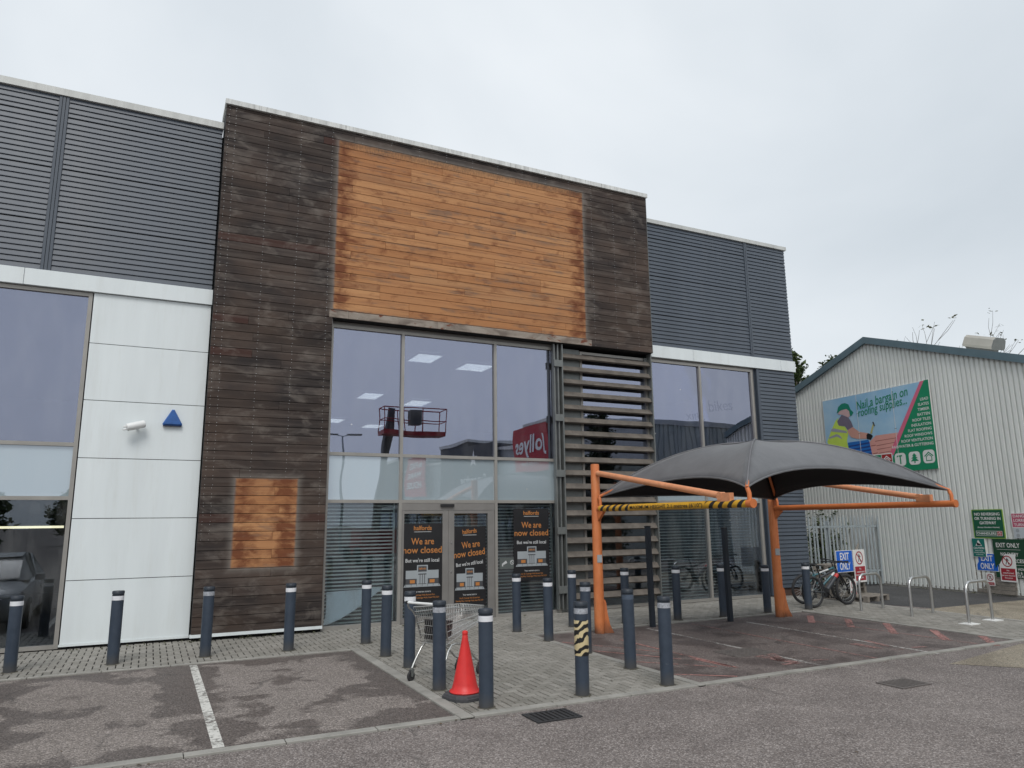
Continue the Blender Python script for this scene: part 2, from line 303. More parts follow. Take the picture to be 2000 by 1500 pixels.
def asphalt(name, c0, c1, damp, stone, dampfac=0.6, lo=0.46, hi=0.56, bays=False):
    m, nt, b, g = newmat(name); pos = g.outputs['Position']
    sp = nd(nt, 'ShaderNodeTexVoronoi', Vector=pos, Scale=80.0)
    f = nd(nt, 'ShaderNodeTexNoise', Vector=pos, Scale=55.0, Detail=3.0, Roughness=0.7)
    big = nd(nt, 'ShaderNodeTexNoise', Vector=pos, Scale=0.55, Detail=7.0, Roughness=0.62, Distortion=0.4)
    mid = nd(nt, 'ShaderNodeTexNoise', Vector=pos, Scale=1.35, Detail=5.0, Roughness=0.55, Distortion=0.3)
    col = mixc(nt, ramp(nt, big.outputs[0], [(0.35, (0,0,0)), (0.65, (1,1,1))]), c0, c1)
    sv = nd(nt, 'ShaderNodeSeparateColor', Color=sp.outputs['Color'])
    col = mixc(nt, mth(nt, 'MULTIPLY', ramp(nt, sv.outputs[0], [(0.45, (0,0,0)), (1.0, (1,1,1))]), 0.85), col, stone)
    col = mixc(nt, mth(nt, 'MULTIPLY', ramp(nt, sv.outputs[1], [(0.55, (0,0,0)), (0.9, (1,1,1))]), 0.6), col, (0.045, 0.040, 0.040))
    fv = nd(nt, 'ShaderNodeMapRange', Value=f.outputs[0]); fv.inputs[1].default_value = 0.25; fv.inputs[2].default_value = 0.75; fv.inputs[3].default_value = 0.62; fv.inputs[4].default_value = 1.38
    col = mixc(nt, 1.0, col, nd(nt, 'ShaderNodeCombineColor', Red=fv.outputs[0], Green=fv.outputs[0], Blue=fv.outputs[0]).outputs[0], 'MULTIPLY')
    wsrc = mid.outputs[0]
    if bays:                                                        # rain still drying: damp lingers along the low margins of each bay
        sx_ = nd(nt, 'ShaderNodeSeparateXYZ', Vector=pos); x_, y_ = sx_.outputs[0], sx_.outputs[1]
        dm = None
        for e_ in (x_, y_):
            for c_ in ((-1.72, 0.73, 3.14) if e_ is x_ else (7.7, 12.34)):
                q_ = mth(nt, 'ABSOLUTE', mth(nt, 'SUBTRACT', e_, c_)); dm = q_ if dm is None else mth(nt, 'MINIMUM', dm, q_)
        ed = nd(nt, 'ShaderNodeMapRange', Value=dm); ed.inputs[1].default_value = 0.0; ed.inputs[2].default_value = 0.75; ed.inputs[3].default_value = 0.15; ed.inputs[4].default_value = -0.07
        wsrc = mth(nt, 'ADD', wsrc, ed.outputs[0])
    wet = mth(nt, 'MULTIPLY', ramp(nt, wsrc, [(lo, (0,0,0)), (hi, (1,1,1))]), dampfac)
    col = mixc(nt, wet, col, mixc(nt, 1.0, col, damp, 'MULTIPLY'))
    dv = nd(nt, 'ShaderNodeVectorMath', p_operation='ADD', i0=pos, i1=nd(nt, 'ShaderNodeVectorMath', p_operation='SCALE', i0=mid.outputs['Color']).outputs[0])
    dv.inputs[1].links[0].from_node.inputs['Scale'].default_value = 0.5
    oil = nd(nt, 'ShaderNodeTexVoronoi', Vector=dv.outputs[0], Scale=0.9); pick = nd(nt, 'ShaderNodeSeparateColor', Color=oil.outputs['Color'])
    of = mth(nt, 'MULTIPLY', ramp(nt, oil.outputs['Distance'], [(0.02, (1,1,1)), (0.16, (0,0,0))]), mth(nt, 'GREATER_THAN', pick.outputs[0], 0.55))
    col = mixc(nt, mth(nt, 'MULTIPLY', of, 0.5), col, mixc(nt, 1.0, col, (0.35, 0.33, 0.33), 'MULTIPLY'))
    ck = nd(nt, 'ShaderNodeTexVoronoi', p_feature='DISTANCE_TO_EDGE', Vector=dv.outputs[0], Scale=0.33)
    cf = mth(nt, 'MULTIPLY', ramp(nt, ck.outputs['Distance'], [(0.0, (1,1,1)), (0.010, (0,0,0))]), ramp(nt, big.outputs[0], [(0.50, (0,0,0)), (0.58, (1,1,1))]))
    col = mixc(nt, mth(nt, 'MULTIPLY', cf, 0.55), col, (0.04, 0.037, 0.036))
    chip = nd(nt, 'ShaderNodeTexVoronoi', Vector=pos, Scale=7.0); cp_ = nd(nt, 'ShaderNodeSeparateColor', Color=chip.outputs['Color'])
    col = mixc(nt, mth(nt, 'MULTIPLY', mth(nt, 'LESS_THAN', chip.outputs['Distance'], 0.055), mth(nt, 'GREATER_THAN', cp_.outputs[0], 0.86)), col, (0.46, 0.43, 0.40))
    nt.links.new(col, b.inputs['Base Color'])
    nt.links.new(mth(nt, 'SUBTRACT', 0.88, mth(nt, 'MULTIPLY', wet, 0.28)), b.inputs['Roughness'])
    b.inputs['Specular IOR Level'].default_value = 0.35
    bp = nd(nt, 'ShaderNodeBump', Strength=0.55, Distance=0.004, Height=sp.outputs['Distance']); nt.links.new(bp.outputs[0], b.inputs['Normal'])
    return m
def paver():
    m, nt, b, g = newmat('block_paver'); r = rnd(nt, g); pos = g.outputs['Position']
    n = nd(nt, 'ShaderNodeTexNoise', Vector=pos, Scale=0.8, Detail=6.0, Roughness=0.65)
    f = nd(nt, 'ShaderNodeTexNoise', Vector=pos, Scale=70.0, Detail=3.0)
    col = mixc(nt, r, (0.205, 0.195, 0.172), (0.305, 0.29, 0.262))
    col = mixc(nt, mth(nt, 'MULTIPLY', ramp(nt, n.outputs[0], [(0.42, (0,0,0)), (0.68, (1,1,1))]), 0.5), col, (0.14, 0.135, 0.115))
    fv = nd(nt, 'ShaderNodeMapRange', Value=f.outputs[0]); fv.inputs[3].default_value = 0.7; fv.inputs[4].default_value = 1.3
    col = mixc(nt, 1.0, col, nd(nt, 'ShaderNodeCombineColor', Red=fv.outputs[0], Green=fv.outputs[0], Blue=fv.outputs[0]).outputs[0], 'MULTIPLY')
    nt.links.new(col, b.inputs['Base Color']); b.inputs['Roughness'].default_value = 0.85
    bp = nd(nt, 'ShaderNodeBump', Strength=0.4, Distance=0.003, Height=f.outputs[0]); nt.links.new(bp.outputs[0], b.inputs['Normal']); return m
def worn(name, c, under, keep=0.5, scale=14.0):                   # road paint worn through to the asphalt below
    m, nt, b, g = newmat(name); pos = g.outputs['Position']
    n = nd(nt, 'ShaderNodeTexNoise', Vector=pos, Scale=scale, Detail=8.0, Roughness=0.75)
    n2 = nd(nt, 'ShaderNodeTexNoise', Vector=pos, Scale=1.3, Detail=3.0)
    f = ramp(nt, mth(nt, 'ADD', n.outputs[0], mth(nt, 'MULTIPLY', mth(nt, 'SUBTRACT', n2.outputs[0], 0.5), 0.5)), [(keep-0.08, (1,1,1)), (keep+0.10, (0,0,0))])
    tr = nd(nt, 'ShaderNodeBsdfTransparent')
    b.inputs['Base Color'].default_value = (*c, 1); b.inputs['Roughness'].default_value = 0.75
    ms = nd(nt, 'ShaderNodeMixShader', Fac=f, i1=tr.outputs[0], i2=b.outputs[0])
    nt.links.new(ms.outputs[0], [n for n in nt.nodes if n.type == 'OUTPUT_MATERIAL'][0].inputs[0]); return m
def leafm(name, c0, c1):
    m, nt, b, g = newmat(name)
    col = mixc(nt, g.outputs['Random Per Island'], c0, c1); nt.links.new(col, b.inputs['Base Color']); b.inputs['Roughness'].default_value = 0.6
    tl = nd(nt, 'ShaderNodeBsdfTranslucent', Color=col)
    ms = nd(nt, 'ShaderNodeMixShader', Fac=0.25, i1=b.outputs[0], i2=tl.outputs[0])
    nt.links.new(ms.outputs[0], [n for n in nt.nodes if n.type == 'OUTPUT_MATERIAL'][0].inputs[0]); return m
def membrane():
    m, nt, b, g = newmat('canopy_fabric'); pos = g.outputs['Position']
    n = nd(nt, 'ShaderNodeTexNoise', Vector=nd(nt, 'ShaderNodeMapping', Vector=pos, Scale=(1.2, 1.2, 0.5)).outputs[0], Scale=3.0, Detail=8.0, Roughness=0.7)
    v = nd(nt, 'ShaderNodeTexNoise', Vector=nd(nt, 'ShaderNodeMapping', Vector=pos, Rotation=(0, 0, 0.9), Scale=(9, 1.2, 2)).outputs[0], Scale=4.0, Detail=4.0, Roughness=0.7)
    col = ramp(nt, n.outputs[0], [(0.3, (0.085, 0.087, 0.094)), (0.7, (0.125, 0.128, 0.135))])
    col = mixc(nt, mth(nt, 'MULTIPLY', ramp(nt, v.outputs[0], [(0.58, (0,0,0)), (0.72, (1,1,1))]), 0.5), col, (0.075, 0.077, 0.083))
    nt.links.new(col, b.inputs['Base Color']); b.inputs['Roughness'].default_value = 0.55; b.inputs['Specular IOR Level'].default_value = 0.5
    b.inputs['Sheen Weight'].default_value = 0.35; b.inputs['Sheen Roughness'].default_value = 0.4
    bp = nd(nt, 'ShaderNodeBump', Strength=0.15, Distance=0.02, Height=n.outputs[0]); nt.links.new(bp.outputs[0], b.inputs['Normal']); return m
def stripes(name):                                                # hazard sleeve: yellow, black diagonal bands near both ends
    m, nt, b, g = newmat(name); sp = nd(nt, 'ShaderNodeSeparateXYZ', Vector=g.outputs['Position'])
    t = mth(nt, 'ADD', sp.outputs[1], mth(nt, 'MULTIPLY', sp.outputs[2], 0.9))
    s = mth(nt, 'LESS_THAN', mth(nt, 'FRACT', mth(nt, 'MULTIPLY', t, 5.0)), 0.45)
    e = mth(nt, 'MAXIMUM', mth(nt, 'LESS_THAN', sp.outputs[1], 8.75), mth(nt, 'GREATER_THAN', sp.outputs[1], 10.75))
    n = nd(nt, 'ShaderNodeTexNoise', Vector=g.outputs['Position'], Scale=9.0, Detail=6.0)
    y = ramp(nt, n.outputs[0], [(0.3, (0.55, 0.29, 0.02)), (0.7, (0.72, 0.40, 0.03))])
    nt.links.new(mixc(nt, mth(nt, 'MULTIPLY', s, e), y, (0.015, 0.015, 0.017)), b.inputs['Base Color']); b.inputs['Roughness'].default_value = 0.45; return m

MAT = {}
MAT['timber'] = timber()
MAT['backing'] = paint('dark_backing', (0.012, 0.011, 0.011), 0.9)
MAT['slat'] = paint('slate_grey_sheet', (0.076, 0.092, 0.116), 0.42, 0.0, 0.10, 1.2, 0.12, (0.20, 0.21, 0.22), streak=True)
MAT['white'] = paint('white_cladding', (0.74, 0.79, 0.80), 0.42, 0, 0.05, 2.2, 0.30, (0.60, 0.62, 0.59), streak=True)
MAT['coping'] = paint('coping_metal', (0.56, 0.57, 0.55), 0.5, 0.1, 0.16, 4.0, 0.35, (0.28, 0.28, 0.26), streak=True)
MAT['copingdirty'] = paint('coping_metal_stained', (0.66, 0.67, 0.65), 0.55, 0.0, 0.2, 7.0, 0.7, (0.22, 0.22, 0.21), streak=True)
MAT['frame'] = paint('window_frame_metal', (0.34, 0.325, 0.30), 0.4, 0.3, 0.08, 3.0)
MAT['framedark'] = paint('door_frame_metal', (0.26, 0.248, 0.235), 0.42, 0.3, 0.08, 3.0)
MAT['glass'] = glassm('reflective_glass', 0.30, (0.76, 0.80, 1.0), (0.45, 0.47, 0.52))
MAT['glasslow'] = glassm('clear_shop_glass', 0.055, (0.85, 0.90, 1.0), (0.90, 0.94, 0.95))
MAT['spandrel'] = glassm('frosted_spandrel_glass', 0.25, (0.85, 0.9, 1.0), (0.5, 0.5, 0.5), film=(0.40, 0.48, 0.52))
MAT['blade'] = paint('grey_louvre_timber', (0.125, 0.108, 0.092), 0.75, 0, 0.4, 3.0, 0.6, (0.055, 0.048, 0.042), bump=0.3)
MAT['steelgrey'] = paint('grey_steel', (0.19, 0.20, 0.195), 0.45, 0.4, 0.12, 5.0, 0.2)
MAT['asphalt'] = asphalt('asphalt', (0.158, 0.134, 0.123), (0.206, 0.178, 0.164), (0.55, 0.53, 0.53), (0.42, 0.38, 0.36), 0.30)
MAT['asphaltbay'] = asphalt('asphalt_damp', (0.186, 0.162, 0.145), (0.226, 0.198, 0.178), (0.46, 0.44, 0.44), (0.42, 0.37, 0.345), 0.85, 0.49, 0.545, True)
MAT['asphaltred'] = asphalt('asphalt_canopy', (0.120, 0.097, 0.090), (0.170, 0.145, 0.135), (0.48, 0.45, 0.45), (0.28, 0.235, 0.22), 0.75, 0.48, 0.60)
MAT['asphaltyard'] = asphalt('asphalt_yard', (0.060, 0.060, 0.062), (0.085, 0.085, 0.087), (0.6, 0.6, 0.6), (0.13, 0.13, 0.13), 0.5)
MAT['beige'] = asphalt('pale_concrete', (0.26, 0.22, 0.165), (0.34, 0.30, 0.23), (0.6, 0.58, 0.55), (0.42, 0.38, 0.31), 0.5)
MAT['paver'] = paver()
MAT['bed'] = paint('paving_sand', (0.013, 0.012, 0.010), 0.95, 0, 0.3, 5.0)
MAT['kerb'] = paint('kerb_concrete', (0.30, 0.29, 0.265), 0.85, 0, 0.2, 2.5, 0.5, (0.14, 0.14, 0.12), bump=0.3)
MAT['whiteline'] = worn('white_road_paint', (0.62, 0.61, 0.57), None, 0.56)
MAT['faintline'] = worn('faint_white_road_paint', (0.42, 0.40, 0.38), None, 0.53)
MAT['redline'] = worn('faded_red_road_paint', (0.30, 0.17, 0.155), None, 0.52)
MAT['redstrong'] = worn('orange_red_road_paint', (0.37, 0.185, 0.165), None, 0.53)
MAT['navy'] = paint('navy_bollard_paint', (0.036, 0.052, 0.078), 0.42, 0, 0.18, 2.5, 0.10, (0.12, 0.12, 0.12))
def bollard_paint():
    m, nt, b, g = newmat('navy_bollard_paint_scuffed'); tcn = nd(nt, 'ShaderNodeTexCoord'); zz_ = nd(nt, 'ShaderNodeSeparateXYZ', Vector=tcn.outputs['Object']).outputs[2]
    n = nd(nt, 'ShaderNodeTexNoise', Vector=g.outputs['Position'], Scale=6.0, Detail=7.0, Roughness=0.65); sc_ = nd(nt, 'ShaderNodeTexNoise', Vector=nd(nt, 'ShaderNodeMapping', Vector=g.outputs['Position'], Scale=(3, 3, 14)).outputs[0], Scale=3.0, Detail=5.0, Roughness=0.7)
    c = ramp(nt, n.outputs[0], [(0.3, (0.030, 0.044, 0.066)), (0.7, (0.045, 0.062, 0.090))])
    c = mixc(nt, ramp(nt, sc_.outputs[0], [(0.71, (0,0,0)), (0.76, (1,1,1))]), c, (0.22, 0.23, 0.24))
    d = nd(nt, 'ShaderNodeMapRange', Value=mth(nt, 'ADD', zz_, mth(nt, 'MULTIPLY', n.outputs[0], 0.16))); d.inputs[1].default_value = 0.26; d.inputs[2].default_value = 0.08
    c = mixc(nt, mth(nt, 'MULTIPLY', d.outputs[0], 0.75), c, (0.085, 0.078, 0.068)); nt.links.new(c, b.inputs['Base Color']); b.inputs['Roughness'].default_value = 0.48; return m
MAT['navyscuff'] = bollard_paint()
MAT['footshade'] = paint('mortar_contact_shade', (0.085, 0.078, 0.060), 0.95, 0, 0.4, 14, 0.5, (0.04, 0.038, 0.03), bump=0.5)  # dark mortar tone that paints contact shade round the bollard feet
MAT['navycap'] = paint('navy_cap', (0.022, 0.030, 0.042), 0.45, 0, 0.1, 3.0)
MAT['band'] = paint('white_reflective_band', (0.78, 0.79, 0.82), 0.3, 0.0, 0.05, 12, 0.15, (0.35, 0.36, 0.38))
MAT['bandworn'] = paint('worn_reflective_band', (0.44, 0.46, 0.50), 0.35, 0.2, 0.35, 22, 0.7, (0.14, 0.16, 0.20))
MAT['bandnavy'] = paint('painted_over_band', (0.075, 0.10, 0.14), 0.4, 0, 0.2, 12)
MAT['orange'] = paint('orange_steel_paint', (0.60, 0.175, 0.052), 0.48, 0, 0.16, 2.0, 0.22, (0.20, 0.06, 0.03), bump=0.05)
def pole_paint():
    m, nt, b, g = newmat('orange_pole_paint'); z = nd(nt, 'ShaderNodeSeparateXYZ', Vector=g.outputs['Position']).outputs[2]
    n = nd(nt, 'ShaderNodeTexNoise', Vector=nd(nt, 'ShaderNodeMapping', Vector=g.outputs['Position'], Scale=(1, 1, 0.4)).outputs[0], Scale=5.0, Detail=8.0, Roughness=0.68)
    c = ramp(nt, n.outputs[0], [(0.3, (0.50, 0.145, 0.045)), (0.55, (0.61, 0.19, 0.06)), (0.75, (0.66, 0.26, 0.11))])
    c = mixc(nt, mth(nt, 'MULTIPLY', ramp(nt, n.outputs[0], [(0.62, (0,0,0)), (0.68, (1,1,1))]), 0.35), c, (0.25, 0.09, 0.045))
    d = nd(nt, 'ShaderNodeMapRange', Value=mth(nt, 'ADD', z, mth(nt, 'MULTIPLY', n.outputs[0], 0.5))); d.inputs[1].default_value = 0.48; d.inputs[2].default_value = 0.22
    c = mixc(nt, mth(nt, 'MULTIPLY', d.outputs[0], 0.85), c, (0.085, 0.045, 0.03)); nt.links.new(c, b.inputs['Base Color']); b.inputs['Roughness'].default_value = 0.5; return m
MAT['pole'] = pole_paint()
MAT['orangepale'] = paint('sun_bleached_orange_paint', (0.70, 0.30, 0.15), 0.5, 0, 0.12, 4.0, 0.42, (0.30, 0.11, 0.05))
MAT['fabric'] = membrane()
MAT['black'] = paint('black_plastic', (0.014, 0.014, 0.016), 0.5)
MAT['rubber'] = paint('rubber', (0.028, 0.028, 0.030), 0.75, 0, 0.2, 6)
MAT['red'] = paint('red_cone_plastic', (0.70, 0.030, 0.028), 0.42, 0, 0.10, 6.0, 0.10, (0.40, 0.05, 0.04))
MAT['conebase'] = paint('grey_rubber_base', (0.060, 0.060, 0.066), 0.7, 0, 0.2, 8)
MAT['chrome'] = paint('zinc_wire', (0.62, 0.62, 0.60), 0.32, 0.9, 0.08, 6)
MAT['stainless'] = paint('stainless_tube', (0.60, 0.60, 0.59), 0.30, 0.95, 0.08, 5)
MAT['shed'] = paint('grey_green_corrugated_sheet', (0.77, 0.79, 0.76), 0.5, 0, 0.06, 1.3, 0.15, (0.33, 0.34, 0.31), streak=True)
MAT['barge'] = paint('blue_grey_trim', (0.115, 0.175, 0.205), 0.5, 0, 0.1, 2.0, 0.15, (0.2, 0.22, 0.22))
MAT['galv'] = paint('galvanised_steel', (0.34, 0.385, 0.405), 0.5, 0.2, 0.12, 5.0, 0.2, (0.2, 0.22, 0.23))
MAT['palletwood'] = paint('grey_pallet_wood', (0.24, 0.215, 0.185), 0.85, 0, 0.3, 6.0, 0.5, (0.11, 0.10, 0.085), bump=0.3)
MAT['bark'] = paint('bark', (0.10, 0.085, 0.07), 0.9, 0, 0.3, 6.0, bump=0.4)
MAT['leaf'] = leafm('leaves', (0.025, 0.045, 0.014), (0.085, 0.12, 0.035))
MAT['leafdark'] = leafm('conifer_leaves', (0.010, 0.020, 0.011), (0.028, 0.045, 0.020))
MAT['dullleaf'] = leafm('dull_leaves', (0.06, 0.065, 0.030), (0.12, 0.12, 0.06))
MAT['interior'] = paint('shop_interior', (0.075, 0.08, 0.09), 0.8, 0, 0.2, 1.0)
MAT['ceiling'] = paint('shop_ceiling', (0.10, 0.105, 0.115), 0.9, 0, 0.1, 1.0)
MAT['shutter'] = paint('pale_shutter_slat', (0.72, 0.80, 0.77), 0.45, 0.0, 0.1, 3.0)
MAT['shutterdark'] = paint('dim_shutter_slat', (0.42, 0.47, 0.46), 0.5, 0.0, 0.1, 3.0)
MAT['lamp'] = emis('fluorescent_panel', (0.95, 1.0, 0.86), 2.6)
MAT['lampwarm'] = emis('warm_strip_light', (1.0, 0.90, 0.62), 1.3)
MAT['paper'] = paint('curled_paper', (0.78, 0.84, 0.87), 0.6, 0, 0.05, 3.0)
def flat(k, c, r=0.45): MAT[k] = paint(k, c, r, 0, 0.05, 4.0)
flat('print_black', (0.018, 0.018, 0.020), 0.35); flat('print_orange', (0.50, 0.20, 0.055)); flat('print_white', (0.60, 0.61, 0.61)); flat('print_grey', (0.34, 0.37, 0.39)); flat('print_dark', (0.07, 0.07, 0.075)); flat('print_stick', (0.11, 0.125, 0.12))
flat('sign_green', (0.010, 0.105, 0.052)); flat('sign_dkgreen', (0.012, 0.060, 0.030)); flat('sign_lime', (0.25, 0.42, 0.07)); flat('sign_teal', (0.010, 0.17, 0.14)); flat('sign_red', (0.36, 0.022, 0.035)); flat('sign_pink', (0.50, 0.10, 0.17)); flat('sign_blue', (0.012, 0.13, 0.60)); flat('sign_white', (0.80, 0.80, 0.78)); flat('sign_pale', (0.50, 0.55, 0.58))
flat('bill_green', (0.012, 0.26, 0.125)); flat('bill_pink', (0.72, 0.16, 0.26)); flat('bill_skin', (0.68, 0.36, 0.29)); flat('bill_scarf', (0.66, 0.45, 0.45)); flat('bill_hat', (0.010, 0.24, 0.16)); flat('bill_shirt', (0.20, 0.17, 0.23)); flat('bill_vest', (0.62, 0.82, 0.12)); flat('bill_tape', (0.38, 0.38, 0.46)); flat('bill_tile', (0.74, 0.37, 0.32)); flat('bill_tiledark', (0.36, 0.12, 0.11)); flat('bill_blue', (0.02, 0.17, 0.55)); flat('bill_bluedark', (0.02, 0.06, 0.25)); flat('bill_hammer', (0.55, 0.52, 0.20)); flat('bill_red', (0.40, 0.03, 0.03))
m_, nt_, b_, g_ = newmat('bill_sky'); _z = nd(nt_, 'ShaderNodeSeparateXYZ', Vector=g_.outputs['Position'])
_n = nd(nt_, 'ShaderNodeTexNoise', Vector=g_.outputs['Position'], Scale=1.4, Detail=5.0)
nt_.links.new(ramp(nt_, _n.outputs[0], [(0.3, (0.28, 0.53, 0.76)), (0.7, (0.46, 0.66, 0.82))]), b_.inputs['Base Color']); b_.inputs['Roughness'].default_value = 0.4; MAT['bill_sky'] = m_
MAT['ironcover'] = paint('worn_cast_iron', (0.125, 0.110, 0.102), 0.7, 0.0, 0.2, 9, 0.4, (0.05, 0.045, 0.043))
MAT['alarm'] = paint('blue_alarm_plastic', (0.030, 0.115, 0.36), 0.4, 0, 0.15, 12.0, 0.2, (0.02, 0.03, 0.07))
MAT['alarmdark'] = paint('dark_blue_plastic', (0.012, 0.022, 0.06), 0.4)
MAT['lightwhite'] = paint('white_plastic', (0.76, 0.77, 0.76), 0.4, 0, 0.04, 9)
MAT['hazard'] = stripes('hazard_sleeve')

# ================================================================== GROUND
mb = MB(); mb.quad((-300,-300,0), (300,-300,0), (300,300,0), (-300,300,0)); struct(mb.build('ground', MAT['asphalt']))
def sheet(name, x0, x1, y0, y1, z, mat):
    mb = MB(); mb.quad((x0,y0,z), (x1,y0,z), (x1,y1,z), (x0,y1,z)); return struct(mb.build(name, mat))
sheet('parking_bay', -9, 3.14, 7.70, 12.34, 0.004, MAT['asphaltbay'])
sheet('canopy_bay', 6.36, 13.20, 7.70, 12.20, 0.004, MAT['asphaltred'])
mb = MB(); mb.add([(15.66,12.95,0.004), (16.2,11.22,0.004), (21.5,11.1,0.004), (21.5,17,0.004), (15.66,17,0.004)], [(0,1,2,3,4)]); struct(mb.build('yard', MAT['asphaltyard']))
mb = MB(); mb.add([(15.66,11.2,0.004), (15.66,7.0,0.004), (24,7.0,0.004), (24,11.05,0.004), (16.2,11.2,0.004)], [(0,1,2,3,4)])
mb.add([(10.35,7.02,0.004), (10.95,6.35,0.004), (24,6.2,0.004), (24,6.99,0.004), (15.66,6.99,0.004), (15.65,7.5,0.004), (12.9,7.5,0.004)], [(0,1,2,3,4,5,6)])
struct(mb.build('concrete_apron', MAT['beige']))

# kerbs: flush edging laid in pieces
def kerb(path_name, pts, wid, plen=0.915):
    root = None
    (x0, y0), (x1, y1) = pts; L = math.hypot(x1-x0, y1-y0); n = max(1, round(L/plen)); hor = abs(x1-x0) > abs(y1-y0)
    mb = MB(); q = 0.004
    mb.box(min(x0,x1) if hor else x0-wid/2+q, max(x0,x1) if hor else x0+wid/2-q, y0-wid/2+q if hor else min(y0,y1), y0+wid/2-q if hor else max(y0,y1), -0.02, 0.010)
    root = struct(mb.build(path_name, MAT['bed']))
    for i in range(n):
        a, b = i/n, (i+1)/n; g = 0.004; dz = random.uniform(-0.003, 0.003); mb = MB()
        if hor: mb.bbox(x0+(x1-x0)*a+g, x0+(x1-x0)*b-g, y0-wid/2, y0+wid/2, -0.01, 0.026+dz, 0.006)
        else: mb.bbox(x0-wid/2, x0+wid/2, y0+(y1-y0)*a+g, y0+(y1-y0)*b-g, -0.01, 0.026+dz, 0.006)
        mb.build('kerb_stone', MAT['kerb'], root)
kerb('kerb', ((-8.5,7.66), (3.10,7.66)), 0.12)
kerb('kerb', ((3.26,7.66), (6.30,7.66)), 0.12)
kerb('kerb', ((6.42,7.66), (13.4,7.62)), 0.11)
kerb('kerb', ((-8.5,12.37), (3.10,12.37)), 0.07)
kerb('kerb', ((3.18,7.60), (3.18,12.41)), 0.15)
kerb('kerb', ((6.36,7.60), (6.36,12.32)), 0.11)
kerb('kerb', ((6.42,12.27), (13.16,12.27)), 0.09)
kerb('kerb', ((13.22,7.68), (13.22,12.31)), 0.10)
kerb('kerb', ((15.60,7.4), (15.60,13.0)), 0.10)

# block paving, 90-degree herringbone
regs = [(3.262, 6.30, 7.73, 12.42), (-8.5, 13.165, 12.42, 14.80), (13.28, 15.545, 7.45, 12.42), (13.165, 15.545, 12.42, 14.80)]
mb = MB()
for a, b, c, d in regs: mb.quad((a,c,0.003), (b,c,0.003), (b,d,0.003), (a,d,0.003))
pav = struct(mb.build('pavement', MAT['bed']))
bricks = []
U = 0.1
def herring(x0, x1, y0, y1):
    for j in range(int(y0/U)-3, int(y1/U)+3):
        for i in range(int(x0/U)-3, int(x1/U)+3):
            k = (i-j) % 4
            if k == 0: q = (i*U, (i+2)*U, j*U, (j+1)*U)
            elif k == 3: q = (i*U, (i+1)*U, j*U, (j+2)*U)
            else: continue
            a, b, c, d = max(q[0], x0), min(q[1], x1), max(q[2], y0), min(q[3], y1)
            if b-a > 0.02 and d-c > 0.02: bricks.append((a, b, c, d, (b-a) > 0.199 or (d-c) > 0.199 and (b-a) > 0.09))
for r in regs: herring(*r)
def visible(b):
    x, y = (b[0]+b[1])/2, (b[2]+b[3])/2; v = Vector((x, y, -CAMH)); dz = v.dot(cF)
    if dz < 0.5: return None
    px, py = 1000+FPX*v.dot(cR)/dz, 750-FPX*v.dot(cU)/dz
    return dz if (0 < px < 2000 and 0 < py < 1500) else None
bricks = [b for b in bricks if -4.5 < b[0]]
vis = sorted([(visible(b), i) for i, b in enumerate(bricks) if visible(b) and (b[1]-b[0])*(b[3]-b[2]) > 0.0185])[:300]
near = {i for _, i in vis}; J = 0.0078; shared = {}; rest = MB()
for i, b in enumerate(bricks):
    top = 0.021+random.uniform(-0.0025, 0.0025)
    if i in near:
        key = 'h' if (b[1]-b[0]) > (b[3]-b[2]) else 'v'
        if key not in shared:
            t = MB(); hx, hy = ((0.1, 0.05) if key == 'h' else (0.05, 0.1)); t.bbox(-hx+J, hx-J, -hy+J, hy-J, -0.015, 0, 0.004)
            o = t.build('paver', MAT['paver'], pav, local=True); shared[key] = o.data
        else: o = link('paver', shared[key], pav)
        o.location = ((b[0]+b[1])/2, (b[2]+b[3])/2, top); o.rotation_euler = (random.uniform(-.006,.006), random.uniform(-.006,.006), random.uniform(-.012,.012))
    else:
        rest.bbox(b[0]+J, b[1]-J, b[2]+J, b[3]-J, 0.0, top, 0.004)
rest.build('paver_field', MAT['paver'], pav, kind='stuff')

# painted markings
def strip(name, pts, mat, z=0.008):
    mb = MB()
    for (xa, ya, xb, yb, wd) in pts:
        d = Vector((xb-xa, yb-ya, 0)); n = Vector((-d.y, d.x, 0)).normalized()*wd/2; a, b = Vector((xa,ya,z)), Vector((xb,yb,z))
        mb.quad(a-n, b-n, b+n, a+n)
    return struct(mb.build(name, mat))
strip('bay_marking', [(0.73, 7.78, 0.73, 12.28, 0.105)], MAT['whiteline'])
strip('bay_marking', [(-1.72, 7.78, -1.72, 12.28, 0.105)], MAT['whiteline'])
def gl(*q): return tuple(G(q[0], q[1]).xy)+tuple(G(q[2], q[3]).xy)+(q[4],)
strip('bay_marking', [gl(1265,1228,1625,1305,0.08), gl(1455,1215,1835,1278,0.08)], MAT['faintline'])
strip('bay_marking', [gl(1098,1255,1290,1274,0.05), gl(1160,1272,1330,1288,0.05), gl(1205,1291,1400,1303,0.05), gl(1290,1317,1440,1322,0.05), gl(1210,1250,1440,1305,0.06), gl(1352,1287,1430,1303,0.09)], MAT['redstrong'])
strip('bay_marking', [gl(1350,1219,1735,1291,0.06), gl(1590,1214,1935,1262,0.06)], MAT['redline'], 0.0085)
strip('bay_marking', [gl(1582,1203,1586,1217,0.13), gl(1655,1209,1663,1226,0.13), gl(1730,1218,1748,1239,0.13), gl(1822,1231,1850,1252,0.13), gl(1918,1243,1945,1262,0.13)], MAT['redstrong'], 0.0092)
